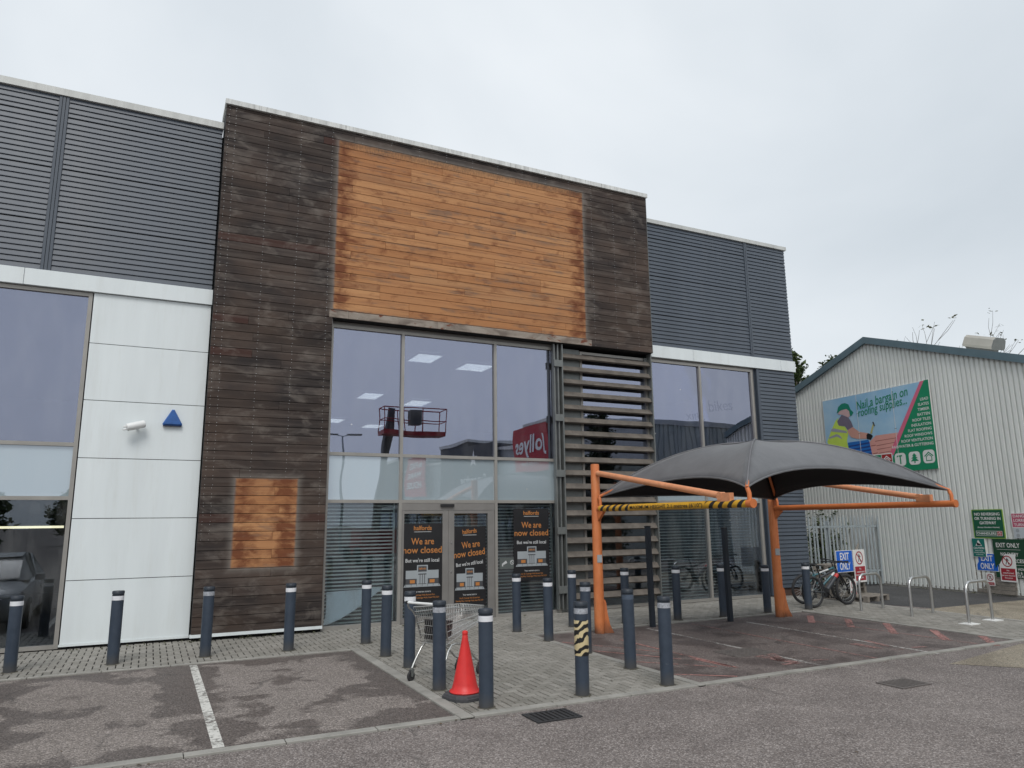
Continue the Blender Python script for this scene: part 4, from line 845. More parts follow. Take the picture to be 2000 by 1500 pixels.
mb = MB(); mb.add([Mv @ Vector((x, y, z)) for x in (-0.44, 0.44) for y, z in sec], [tuple(range(8)), tuple(range(15, 7, -1))]+[(i, i+8, (i+1) % 8+8, (i+1) % 8) for i in range(8)]); mb.build('housing', paint('beige_vent_metal', (0.40, 0.385, 0.345), 0.5, 0, 0.1, 3), t)
mb = MB(); mb.add([Mv @ Vector((x, y, z)) for x in (-0.48, -0.441) for y, z in sec], [tuple(range(8)), tuple(range(15, 7, -1))]+[(i, i+8, (i+1) % 8+8, (i+1) % 8) for i in range(8)]); mb.build('end_cap', MAT['steelgrey'], t)
mb = MB(); mb.box(-0.38, 0.38, -0.15, 0.15, -0.42, -0.172, M=Mv); mb.build('upstand', MAT['steelgrey'], t)

# big roofing billboard; u runs from its left edge (far) to its right edge (near)
BD = Board(SP3(4.41, 3.40, 0.095), -SR, SN); BW, BH = 4.12, 2.60
bill = thing('billboard', 'large printed roofing advert with green hard hat worker on the shed gable', 'billboard', tuple(BD.p(BW/2, 0)))
mb = MB(); BD.rect(mb, 0, BW, 0, BH, -0.03, 0.0); mb.build('panel', MAT['sign_white'], bill)
def on_plane(px, B, d=0.0):
    dd = ray(*px); o = Vector((0,0,CAMH)); t = B.n.dot(B.o+B.n*d-o)/B.n.dot(dd); q = o+dd*t-B.o; return q.dot(B.r), q.dot(B.u)
def bz(X, Y): return on_plane((1600+X/7.5, 730+Y/7.5), BD)
def bl(name, mat, polys, d):
    m = MB()
    for p in polys: BD.poly(m, [bz(*q) for q in p], d)
    m.build(name, MAT[mat], bill)
m = MB(); BD.sheet(m, 0.02, BW*0.94, 0.02, BH-0.02, 0.002); m.build('sky_print', MAT['bill_sky'], bill)
_br = bz(1785, 1375)
m = MB(); a_, b_, c_, e_ = bz(1530, 100), bz(1090, 1195), bz(1030, 1175), bz(1475, 112)
BD.poly(m, [(a_[0], BH), (BW, BH), (BW, 0), (b_[0]-0.25, 0), b_], 0.004); m.build('green_field', MAT['bill_green'], bill)
bl('pink_stripe', 'bill_pink', [[(1475,112), (1530,100), (1090,1195), (1030,1175)]], 0.006)
bl('terracotta_tiles', 'bill_tile', [[(740,1000), (830,905), (1155,860), (1140,905), (1030,1180), (790,1230)]], 0.0052)
bl('tile_shadow', 'bill_tiledark', [[(760,1052), (830,1040), (832,1052), (765,1064)], [(820,985), (1130,935), (1130,943), (820,994)], [(840,1050), (1110,1000), (1108,1008), (842,1060)], [(850,1105), (1080,1065), (1078,1073), (852,1115)], [(790,1165), (860,1152), (862,1166), (792,1178)], [(870,1160), (1045,1130), (1042,1138), (872,1170)]], 0.0060)
bl('blue_roof_battens', 'bill_blue', [[(420,1010), (720,965), (740,1000), (800,1240), (440,1180)]], 0.0045)
bl('batten_shadow', 'bill_bluedark', [[(430+i*4,1058+i*52), (735+i*15,1000+i*50), (740+i*15,1022+i*50), (430+i*4,1076+i*52)] for i in range(4)], 0.005)
bl('worker_trousers', 'bill_tape', [[(150,1055), (380,1130), (445,1140), (440,1240), (150,1240)]], 0.0055)
bl('worker_vest', 'bill_vest', [[(290,640), (265,700), (285,760), (380,775), (430,860), (410,990), (445,1140), (380,1130), (150,1055), (120,1000), (180,830), (240,690)]], 0.006)
bl('vest_tape', 'bill_tape', [[(185,810), (215,800), (400,840), (412,870), (170,845)], [(150,930), (250,885), (300,900), (345,960), (260,920), (148,955)]], 0.007)
bl('worker_shirt', 'bill_shirt', [[(330,605), (430,640), (470,700), (500,775), (420,825), (380,770), (290,760), (265,700)]], 0.008)
bl('worker_arm', 'bill_skin', [[(420,825), (495,780), (590,850), (720,870), (715,950), (560,955), (470,930), (420,860)]], 0.0085)
bl('worker_scarf', 'bill_scarf', [[(275,595), (300,545), (400,515), (440,545), (460,610), (430,640), (340,600)]], 0.009)
bl('worker_hat', 'bill_hat', [[(260,580), (280,490), (330,440), (380,430), (430,450), (460,520), (505,570), (480,610), (455,620), (440,545), (400,515), (330,530), (280,570)]], 0.010)
bl('worker_glove', 'print_black', [[(715,870), (760,885), (790,910), (760,970), (700,955), (695,900)]], 0.010)
bl('hammer', 'bill_hammer', [[(750,870), (785,740), (805,745), (775,880)]], 0.0095)
bl('hammer_head', 'print_dark', [[(780,705), (800,705), (822,760), (806,772)]], 0.0105)
for s_, p0, p1, sz in (('Nail a bargain on', (555,532), (1305,312), 0.40), ('roofing supplies...', (580,632), (1290,437), 0.38)):
    m = MB(); q0, q1 = bz(*p0), bz(*p1); BD.text(m, s_, q0[0], q0[1], sz, 0.011, align='L', width=math.hypot(q1[0]-q0[0], q1[1]-q0[1]), shear=0.22, bold=0.004, rot=math.atan2(q1[1]-q0[1], q1[0]-q0[0])); m.build('slogan', MAT['bill_green'], bill)
for i, s_ in enumerate(('LEAD', 'SLATES', 'TIMBER', 'BATTEN', 'ROOF TILES', 'INSULATION', 'FLAT ROOFING', 'ROOF WINDOWS', 'ROOF VENTILATION', 'RAINWATER & GUTTERING')):
    q = bz(1600+i*8.7, 372+i*73.2); m = MB(); BD.text(m, s_, q[0], q[1], 0.115, 0.008, align='R', bold=0.014); m.build('product_name', MAT['sign_white'], bill)
def rrect(cx, cy, w, h, r, n=4):
    out = []
    for qx, qy, a0 in ((1,1,0), (-1,1,90), (-1,-1,180), (1,-1,270)):
        for i in range(n+1): a = math.radians(a0+90*i/n); out.append((cx+qx*(w/2-r)+r*math.cos(a), cy+qy*(h/2-r)+r*math.sin(a)))
    return out
icons = [bz(1193,1255), bz(1400,1235), bz(1610,1210)]
for cx, cy in icons: m = MB(); BD.poly(m, rrect(cx, cy, 0.385, 0.385, 0.10), 0.008); m.build('icon_tile', MAT['sign_white'], bill)
lg = bz(990, 1265); m = MB(); BD.poly(m, rrect(lg[0]-0.28, lg[1], 1.02, 0.42, 0.05), 0.0085); m.build('logo_frame', MAT['sign_white'], bill)
m = MB(); cx, cy = icons[0]; BD.sheet(m, cx-0.022, cx+0.022, cy-0.14, cy+0.09, 0.0095); BD.poly(m, [(cx-0.13,cy+0.06), (cx-0.10,cy+0.12), (cx+0.07,cy+0.13), (cx+0.07,cy+0.085), (cx-0.08,cy+0.085)], 0.0095); m.build('hammer_icon', MAT['bill_green'], bill)
m = MB(); cx, cy = icons[1]
for b, w_, h in ((-0.09,0.14,0.12), (-0.01,0.11,0.10), (0.06,0.08,0.09)): BD.poly(m, [(cx-w_,cy+b), (cx+w_,cy+b), (cx,cy+b+h)], 0.0095+b*0.002)
BD.sheet(m, cx-0.02, cx+0.02, cy-0.15, cy-0.09, 0.0095); m.build('tree_icon', MAT['bill_green'], bill)
def house(m, B, cx, cy, k, d):
    B.poly(m, [(cx-0.15*k,cy+0.02*k), (cx,cy+0.14*k), (cx,cy+0.10*k), (cx-0.13*k,cy-0.005*k)], d); B.poly(m, [(cx,cy+0.14*k), (cx+0.15*k,cy+0.02*k), (cx+0.13*k,cy-0.005*k), (cx,cy+0.10*k)], d)
    B.poly(m, [(cx-0.10*k,cy-0.13*k), (cx-0.075*k,cy-0.13*k), (cx-0.075*k,cy), (cx-0.10*k,cy)], d); B.poly(m, [(cx+0.075*k,cy-0.13*k), (cx+0.10*k,cy-0.13*k), (cx+0.10*k,cy), (cx+0.075*k,cy)], d); B.sheet(m, cx-0.075*k, cx+0.075*k, cy-0.13*k, cy-0.105*k, d)
    B.poly(m, [(cx-0.10*k,cy), (cx,cy+0.07*k), (cx,cy+0.04*k), (cx-0.075*k,cy-0.012*k)], d); B.poly(m, [(cx,cy+0.07*k), (cx+0.10*k,cy), (cx+0.075*k,cy-0.012*k), (cx,cy+0.04*k)], d)
m = MB(); house(m, BD, icons[2][0], icons[2][1], 1.0, 0.0095); m.build('house_icon', MAT['bill_green'], bill)
m = MB(); BD.sheet(m, lg[0]-0.76, lg[0]-0.19, lg[1]-0.18, lg[1]+0.18, 0.0100); m.build('logo_field', MAT['bill_green'], bill)
m = MB(); BD.sheet(m, lg[0]-0.165, lg[0]+0.20, lg[1]-0.18, lg[1]+0.18, 0.0100); m.build('logo_square', MAT['bill_red'], bill)
m = MB(); house(m, BD, lg[0]+0.015, lg[1], 1.0, 0.0115); m.build('logo_house', MAT['sign_white'], bill)
for p0, p1 in (((538,325), (622,1190)), ((1060,205), (1160,1160))):
    q0, q1 = bz(*p0), bz(*p1); uu_ = (q0[0]+q1[0])/2; m = MB(); BD.sheet(m, uu_-0.008, uu_+0.008, 0.02, BH-0.02, 0.012); m.build('panel_joint', MAT['sign_white'], bill)
    for v in (0.25, 0.5, 0.75): m = MB(); BD.sheet(m, uu_-0.04, uu_+0.04, v*BH, v*BH+0.014, 0.0135); m.build('fixing_clip', MAT['steelgrey'], bill)

# ---- signs
def prohibit(B, t, cx, cy, r, d, fig=True):
    m = MB(); n = 24
    o = [(cx+r*math.cos(2*math.pi*i/n), cy+r*math.sin(2*math.pi*i/n)) for i in range(n)]; q = [(cx+r*0.82*math.cos(2*math.pi*i/n), cy+r*0.82*math.sin(2*math.pi*i/n)) for i in range(n)]
    for i in range(n): B.poly(m, [o[i], o[(i+1) % n], q[(i+1) % n], q[i]], d+0.001)
    B.poly(m, [(cx-r*0.66,cy+r*0.54), (cx-r*0.54,cy+r*0.66), (cx+r*0.66,cy-r*0.54), (cx+r*0.54,cy-r*0.66)], d+0.0015); m.build('prohibition_ring', MAT['sign_red'], t)
    m = MB(); k = r*0.62
    B.poly(m, [(cx-k*0.12,cy+k*0.75), (cx+k*0.12,cy+k*0.75), (cx+k*0.14,cy+k*0.98), (cx-k*0.14,cy+k*0.98)], d+0.0005); B.poly(m, [(cx-k*0.25,cy), (cx+k*0.2,cy), (cx+k*0.25,cy+k*0.7), (cx-k*0.2,cy+k*0.7)], d+0.0005)
    B.poly(m, [(cx-k*0.25,cy), (cx-k*0.02,cy), (cx-k*0.35,cy-k*0.95), (cx-k*0.55,cy-k*0.9)], d+0.0005); B.poly(m, [(cx+k*0.0,cy), (cx+k*0.2,cy), (cx+k*0.55,cy-k*0.85), (cx+k*0.35,cy-k*0.95)], d+0.0005); B.poly(m, [(cx+k*0.2,cy+k*0.6), (cx+k*0.65,cy+k*0.2), (cx+k*0.6,cy+k*0.08), (cx+k*0.2,cy+k*0.4)], d+0.0005)
    m.build('walking_figure', MAT['print_black'], t)
def signboard(name, label, B, W, Hh, back, th=0.02, border=None, inset=0.0, rr=0.0):
    t = thing(name, label, 'sign', tuple(B.p(W/2, 0)))
    m = MB(); m.prism(rrect(W/2, Hh/2, W, Hh, rr) if rr else [(0,0), (W,0), (W,Hh), (0,Hh)], B.o, B.r, B.u, B.n, -th, 0.0); m.build('panel', MAT[border or back], t)
    if border: m = MB(); B.sheet(m, inset, W-inset, inset, Hh-inset, 0.002); m.build('face', MAT[back], t)
    return t
def words(B, t, lines, mat, d=0.0045, bold=0.012):
    for (s, u, v, size, al, wd) in lines: m = MB(); B.text(m, s, u, v, size, d, align=al, width=wd, bold=bold); m.build('lettering', MAT[mat], t)
def on_shed(px, d=0.085):
    n = SN; dd = ray(*px); o = Vector((0,0,CAMH)); t = (n.dot(S0+SN*d-o))/n.dot(dd); return o+dd*t
B = Board(on_shed((1903.5, 1051)), -SR, SN); t = signboard('yard_sign', 'green no reversing sign with lime border, highest of the yard signs', B, 0.86, 0.76, 'sign_green', border='sign_lime', inset=0.022, rr=0.03)
words(B, t, [('NO REVERSING', 0.43, 0.60, 0.105, 'C', 0.70), ('OR TURNING IN', 0.43, 0.485, 0.105, 'C', 0.72), ('GATEWAY', 0.43, 0.37, 0.105, 'C', 0.46), ('(Except Chandlers Vehicles)', 0.43, 0.275, 0.045, 'C', 0.60)], 'sign_white', bold=0.02)
m = MB(); B.sheet(m, 0.07, 0.79, 0.065, 0.195, 0.004); m.build('logo_frame', MAT['sign_white'], t); m = MB(); B.sheet(m, 0.08, 0.645, 0.075, 0.185, 0.0055); m.build('logo_field', MAT['sign_green'], t)
m = MB(); B.sheet(m, 0.655, 0.78, 0.075, 0.185, 0.0055); m.build('logo_square', MAT['bill_red'], t); m = MB(); house(m, B, 0.718, 0.128, 0.30, 0.007); B.text(m, 'CHANDLERS', 0.362, 0.10, 0.085, 0.007, width=0.53, bold=0.02); m.build('logo_lettering', MAT['sign_white'], t)
B = Board(on_shed((1977, 1031)), -SR, SN); t = signboard('yard_sign', 'pink danger lorries turning sign cut by the right edge of the photo', B, 0.86, 0.38, 'sign_pink', border='sign_white', inset=0.02); words(B, t, [('DANGER', 0.06, 0.265, 0.10, 'L', None), ('LORRIES', 0.06, 0.155, 0.10, 'L', None), ('TURNING', 0.06, 0.045, 0.10, 'L', None)], 'sign_white', bold=0.01)
B = Board(on_shed((1982, 1051)), -SR, SN); t = signboard('yard_sign', 'small pale grey camera notice below the pink danger sign', B, 0.86, 0.26, 'sign_pale')
m = MB()
for v in (0.19, 0.07): B.poly(m, [(0.10+0.045*math.cos(a*math.pi/6), v+0.045*math.sin(a*math.pi/6)) for a in range(12)], 0.003)
m.build('symbols', MAT['print_grey'], t)
B = Board(on_shed((1901.5, 1087)), -SR, SN); t = signboard('yard_sign', 'small teal caution sign under the no reversing sign', B, 0.37, 0.49, 'sign_teal', border='sign_white', inset=0.008)
m = MB(); B.poly(m, [(0.10,0.29), (0.28,0.29), (0.19,0.45)], 0.004); m.build('warning_triangle', MAT['sign_white'], t); m = MB(); B.poly(m, [(0.14,0.30), (0.25,0.30), (0.25,0.34), (0.19,0.36), (0.17,0.38), (0.14,0.37)], 0.0055); m.build('vehicle_symbol', MAT['print_black'], t)
words(B, t, [('CAUTION', 0.185, 0.205, 0.075, 'C', 0.30), ('Heavy Goods', 0.185, 0.15, 0.04, 'C', 0.22), ('Vehicles operating', 0.185, 0.10, 0.04, 'C', 0.30), ('in this area', 0.185, 0.05, 0.04, 'C', 0.2)], 'sign_white', bold=0.015)
B = Board(on_shed((1947, 1127)), -SR, SN); t = signboard('yard_sign', 'wide dark green exit only no entry sign, partly behind the grey boards', B, 1.30, 0.98, 'sign_dkgreen')
words(B, t, [('EXIT ONLY', 0.40, 0.77, 0.16, 'C', 0.62), ('NO ENTRY', 0.42, 0.55, 0.125, 'C', 0.46), ('ACCESS', 0.62, 0.39, 0.125, 'C', 0.4), ("NO HGV'S", 0.62, 0.20, 0.09, 'C', 0.36), ('CARS &', 0.55, 0.105, 0.09, 'C', 0.3), ('STAFF', 0.68, 0.02, 0.09, 'C', 0.22)], 'sign_white')
m = MB(); B.sheet(m, 0.10, 0.72, 0.71, 0.716, 0.004); B.sheet(m, 0.10, 1.2, 0.325, 0.332, 0.004); m.build('rule', MAT['sign_white'], t)
# timber hoarding leaning on the shed, with its signs
h0 = G(1908, 1160); h1 = G(1988, 1168); hr = (h1-h0).normalized(); hn = Vector((hr.y, -hr.x, 0)); hn = hn if hn.dot(-h0) > 0 else -hn
hu = (Vector((0,0,1))-hn*0.03).normalized()
def hoard_signs(B, W, off=(0.0, 0.0), second=None, where='', sc_=1.0):
    ex = Board(B.p(off[0], off[1]), B.r, B.n, B.u)
    t = signboard('exit_sign', 'blue exit only sign on '+where, ex, 0.50*sc_, 0.37*sc_, 'sign_blue', 0.008, 'sign_white', 0.014); words(ex, t, [('EXIT', 0.25*sc_, 0.21*sc_, 0.17*sc_, 'C', 0.27*sc_), ('ONLY', 0.25*sc_, 0.045*sc_, 0.17*sc_, 'C', 0.32*sc_)], 'sign_white', bold=0.02)
    ex = Board(B.p(off[0]+0.52*sc_, off[1]-0.19*sc_), B.r, B.n, B.u)
    t = signboard('prohibition_sign', 'tall white and red no unauthorised entry sign on '+where, ex, 0.36*sc_, 0.56*sc_, 'sign_white', 0.008, rr=0.02); m = MB(); ex.sheet(m, 0.025*sc_, 0.335*sc_, 0.03*sc_, 0.27*sc_, 0.002); m.build('red_field', MAT['sign_red'], t)
    prohibit(ex, t, 0.18*sc_, 0.415*sc_, 0.115*sc_, 0.002); words(ex, t, [('No', 0.18*sc_, 0.215*sc_, 0.045*sc_, 'C', None), ('unauthorised', 0.18*sc_, 0.165*sc_, 0.045*sc_, 'C', None), ('persons beyond', 0.18*sc_, 0.115*sc_, 0.045*sc_, 'C', None), ('this point', 0.18*sc_, 0.065*sc_, 0.045*sc_, 'C', None)], 'sign_white', bold=0.01)
    lowpt = second if second else (off[0]+0.20*sc_, off[1]-0.30*sc_); ex = Board(B.p(*lowpt, 0.02), B.r, B.n, B.u)
    t = signboard('no_entry_sign', 'small white and red no entry sign low on '+where, ex, 0.19*sc_, 0.27*sc_, 'sign_white', 0.008, rr=0.012); prohibit(ex, t, 0.095*sc_, 0.175*sc_, 0.072*sc_, 0.002)
    m = MB(); ex.sheet(m, 0.012*sc_, 0.178*sc_, 0.015*sc_, 0.075*sc_, 0.002); m.build('red_field', MAT['sign_red'], t); words(ex, t, [('No entry', 0.095*sc_, 0.032*sc_, 0.035*sc_, 'C', None)], 'sign_white')
HW = (h1-h0).length; HB = Board(h0+hn*0.0, hr, hn, hu)
t = thing('timber_hoarding', 'weathered grey board hoarding standing against the shed', 'hoarding', tuple(h0+hr*HW/2))
for i in range(9): m = MB(); z0 = 0.05+i*0.108; HB.rect(m, random.uniform(0,0.03), HW-random.uniform(0,0.03), z0+0.004, z0+0.104, -0.045, -0.020+random.uniform(-.006,.006)); m.build('board', MAT['palletwood'], t)
for u in (0.12, HW-0.15): m = MB(); HB.rect(m, u-0.04, u+0.04, 0.03, 1.04, -0.10, -0.046); m.build('post', MAT['palletwood'], t)
e0 = on_plane((1908, 1114), HB); e1 = on_plane((1950, 1112), HB); e2 = on_plane((1905, 1089), HB)
hoard_signs(HB, HW, e0, where='the grey hoarding by the shed', sc_=(e1[0]-e0[0])/0.50)

# ================================================================== PALISADE FENCE between the shop and the shed
FA, FB = Vector((16.35, 16.1, 0)), Vector((20.55, 15.6, 0)); fd = (FB-FA).normalized(); fn = Vector((fd.y, -fd.x, 0))
fence = thing('palisade_fence', 'galvanised spiked palisade fence between the shop corner and shed', 'fence', tuple((FA+FB)/2))
pme = None; n = 29
for i in range(n):
    p = FA+(FB-FA)*((i+0.5)/n)
    if pme is None:
        t = MB(); prof = [(-0.034,0.0), (-0.022,-0.014), (-0.008,-0.004), (0.008,-0.004), (0.022,-0.014), (0.034,0.0)]; k = len(prof)
        t.add([(x, y, z) for z in (0.05, 2.02) for x, y in prof], [(j, j+1, j+1+k, j+k) for j in range(k-1)])
        for x in (-0.024, 0.0, 0.024): t.add([(x-0.012,-0.004,2.02), (x+0.012,-0.004,2.02), (x,-0.004,2.15)], [(0,1,2)])
        o = t.build('pale', MAT['galv'], fence, local=True); pme = o.data
    else: o = link('pale', pme, fence)
    o.location = p-WLOC[fence.name]; o.rotation_euler = (random.uniform(-.012,.012), random.uniform(-.012,.012), math.atan2(fd.y, fd.x)+random.uniform(-.05,.05))
for z in (0.45, 1.78): m = MB(); m.prism([(0,z-0.03), (4.23,z-0.03), (4.23,z+0.03), (0,z+0.03)], FA, fd, (0,0,1), fn, -0.05, -0.004); m.build('rail', MAT['galv'], fence)
for u in (0.05, 2.1, 4.15): m = MB(); m.prism([(u-0.04,0), (u+0.04,0), (u+0.04,1.95), (u-0.04,1.95)], FA, fd, (0,0,1), fn, -0.13, -0.051); m.build('post', MAT['galv'], fence)

# ================================================================== BOLLARDS
def tiger():
    m, nt, b, g = newmat('tiger_stripe_wrap'); mp = nd(nt, 'ShaderNodeMapping', Vector=g.outputs['Position'], Scale=(1, 1, 1), Rotation=(0.35, 0.35, 0))
    wv = nd(nt, 'ShaderNodeTexWave', p_bands_direction='Z', Vector=mp.outputs[0], Scale=3.4, Distortion=5.5, Detail=2.0); wv.inputs['Detail Scale'].default_value = 2.2
    nt.links.new(ramp(nt, wv.outputs[1], [(0.47, (0.012, 0.012, 0.012)), (0.53, (0.62, 0.51, 0.29))]), b.inputs['Base Color']); b.inputs['Roughness'].default_value = 0.5; return m
MAT['tiger'] = tiger()
BR, BHt = 0.083, 1.075
def bollard_meshes():
    t = MB(); t.lathe([(BR,0.0), (BR,BHt-0.135)], n=28); post = t
    return post
proto = {}
def bollard(x, y, label, band='band', h=BHt, wrap=False, tilt=(0,0)):
    t = thing('bollard', label, 'bollard', (x, y, 0.012), 'navy steel bollards round the shop front')
    t.rotation_euler = (tilt[0], tilt[1], random.uniform(0, 6.28))
    if 'post' not in proto:
        m = MB(); m.lathe([(BR,-0.02), (BR,0.94)], n=28); proto['post'] = m.build('post', MAT['navyscuff'], t, local=True, smooth=True).data
        m = MB(); m.lathe([(BR+0.0015,0.9405), (BR+0.0015,1.004)], n=28); proto['bandm'] = m
        m = MB(); m.lathe([(BR,1.0045), (BR,1.018), (BR-0.006,1.021), (BR-0.006,1.027), (BR+0.003,1.030), (BR+0.003,1.068), (BR-0.005,1.078), (0.0,1.082)], n=28); proto['cap'] = m.build('cap', MAT['navycap'], t, local=True, smooth=True).data
    else: link('post', proto['post'], t); link('cap', proto['cap'], t)
    if band not in proto: proto[band] = proto['bandm'].build('reflective_band', MAT[band], t, local=True, smooth=True).data
    else: link('reflective_band', proto[band], t)
    if 'collar' not in proto: m = MB(); m.lathe([(0.125,-0.006), (0.118,0.004), (0.100,0.012), (BR+0.001,0.014)], n=24); proto['collar'] = m.build('shade_collar', MAT['footshade'], t, local=True, smooth=True).data  # mortar ring added at every foot, its dark colour standing in for contact shadow
    else: link('shade_collar', proto['collar'], t)
    if wrap: m = MB(); m.lathe([(BR+0.002,0.46), (BR+0.0035,0.47), (BR+0.0035,0.855), (BR+0.002,0.865)], n=28); m.build('striped_wrap', MAT['tiger'], t, local=True, smooth=True)
    t.scale.z = h/1.082
    return t
k = 1.22
BL = [(18,1320,'bollard in front of the left window, leftmost in the photo','band'), (219,1304,'bollard standing in front of the white wall panels','band'), (400,1289,'bollard at the left foot of the timber tower with a scuffed band','bandworn'), (563,1277,'bollard in front of the timber tower, right of the small orange patch','band'),
 (714,1263,'bollard before the left shop pane at the inner corner of the parking bay','band'), (753,1288,'bollard behind the trolley handle, second from the shop along the bay edge','band'), (799,1310,'bollard directly behind the shopping trolley handle','band'), (858,1354,'bollard in front of the shopping trolley, left of the red cone','bandworn'), (950,1389,'bollard right of the red cone, nearest the road','band'),
 (1010,1240,'bollard in front of the poster pane right of the doors','band'), (1072,1258,'bollard on the right edge of the paved entrance before the louvre frame','band'), (1119,1230,'bollard just left of the left orange pole, close to the louvres','band'), (1146,1282,'bollard just behind the striped bollard','bandworn'), (1138,1365,'bollard wrapped in a black and cream tiger stripe sleeve','bandworn'),
 (1232,1312,'bollard with painted-over band, second from the road on the right edge','bandnavy'), (1304,1345,'bollard with silvery worn band at the right front corner of the paving','bandworn'), (1223,1223,'bollard half hidden behind the plain bollard below the louvre blades','band'), (1324,1216,'bollard before the right window beside the louvre screen','band'),
 (1414,1210,'bollard before the right window next to a tall thin post','band'), (1500,1202,'bollard just left of the right orange pole','band'), (1580,1196,'bollard in front of the parked bicycles','band')]
HTS = {1580: 1.03, 1500: 1.03}
for px, yb, lb, bd in BL:
    g = G(px, yb-4); bollard(g.x, g.y, 'navy '+lb, bd, HTS.get(px, 1.075+random.uniform(-.015,.015)), px == 1138, (random.uniform(-.008,.008), random.uniform(-.008,.008)))
for px, yb, lb, hh in ((1275,1225,'tall thin black square post beside the louvre screen under the canopy',1.92), (1427,1214,'tall thin black square post in front of the right window under the canopy',1.86)):
    g = G(px, yb); t = thing('tall_post', lb, 'post', (g.x, g.y, 0.0), 'tall thin posts under the canopy'); m = MB(); m.box(-0.043,0.043,-0.043,0.043,0,hh); m.build('shaft', MAT['navycap'], t, local=True); m = MB(); m.bbox(-0.048,0.048,-0.048,0.048,hh,hh+0.02,0.008); m.build('cap', MAT['black'], t, local=True); t.rotation_euler = (0, -0.012, 0)

# ================================================================== CANOPY SHELTER
PX0, PX1, PYB, PYF = 7.62, 12.15, 11.88, 7.88
can = thing('canopy_shelter', 'grey fabric canopy on two orange cantilever poles', 'canopy', ((PX0+PX1)/2, PYB, 0))
CORN = [Vector((PX0, PYF+0.02, 2.50)), Vector((PX1, PYF, 2.50)), Vector((PX1, PYB-0.06, 2.46)), Vector((PX0, PYB-0.06, 2.48))]
APEX = Vector(((PX0+PX1)/2, (PYB+PYF)/2, 3.42))
def rib(ci, v, bulge=0.36):
    p = APEX.lerp(CORN[ci], v); p.z += bulge*4*v*(1-v)*0.80; return p
m = MB()
for f in range(4):
    i, j = f, (f+1) % 4; NU, NV = 16, 12; ARC = (0.36, 0.20, 0.05, 0.26)[f]; base = len(m.v); vs = []; mid = (CORN[i]+CORN[j])/2; inn = (Vector((APEX.x, APEX.y, 0))-Vector((mid.x, mid.y, 0))).normalized()
    for b in range(NV+1):
        v = b/NV
        for a in range(NU+1):
            u = a/NU; p = rib(i, v).lerp(rib(j, v), u); s_ = 4*u*(1-u)
            p += inn*(0.52*s_*v*v) + Vector((0, 0, ARC*s_*v*v*v - 0.04*s_*math.sin(math.pi*v))); vs.append(p)
    m.add(vs, [(b*(NU+1)+a, (b+1)*(NU+1)+a, (b+1)*(NU+1)+a+1, b*(NU+1)+a+1) for b in range(NV) for a in range(NU)])
mem = m.build('membrane', [MAT['fabric'], paint('black_canopy_underside', (0.016, 0.016, 0.018), 0.8)], can)  # second slot: near-black colour for the underside of the membrane
for p in mem.data.polygons: p.use_smooth = True
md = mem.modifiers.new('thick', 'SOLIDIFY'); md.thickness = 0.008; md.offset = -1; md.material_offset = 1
for f in range(4):
    m = MB(); m.tube([rib(f, v/14)+Vector((0,0,0.006)) for v in range(15)], 0.014, 6); m.build('seam', paint('pale_seam_%d' % f, (0.15, 0.15, 0.16), 0.6), can)
    m = MB(); i, j = f, (f+1) % 4; mid = (CORN[i]+CORN[j])/2; inn = (Vector((APEX.x, APEX.y, 0))-Vector((mid.x, mid.y, 0))).normalized()
    m.tube([CORN[i].lerp(CORN[j], a/16)+inn*(0.52*4*(a/16)*(1-a/16))+Vector((0,0,(0.36,0.20,0.05,0.26)[f]*4*(a/16)*(1-a/16))) for a in range(17)], 0.014, 6); m.build('edge_cable', MAT['fabric'], can)
for f in range(4):
    for v in (0.22,):
        i, j = f, (f+1) % 4; mid = (CORN[i]+CORN[j])/2; inn = (Vector((APEX.x, APEX.y, 0))-Vector((mid.x, mid.y, 0))).normalized(); pth = []
        for a in range(13):
            u = a/12; s_ = 4*u*(1-u); pth.append(rib(i, v).lerp(rib(j, v), u)+inn*(0.52*s_*v*v)+Vector((0, 0, (0.36,0.20,0.05,0.26)[f]*s_*v*v*v-0.04*s_*math.sin(math.pi*v)+0.003)))
        m = MB(); m.tube(pth, 0.007, 5); m.build('panel_seam', MAT['print_dark'], can)
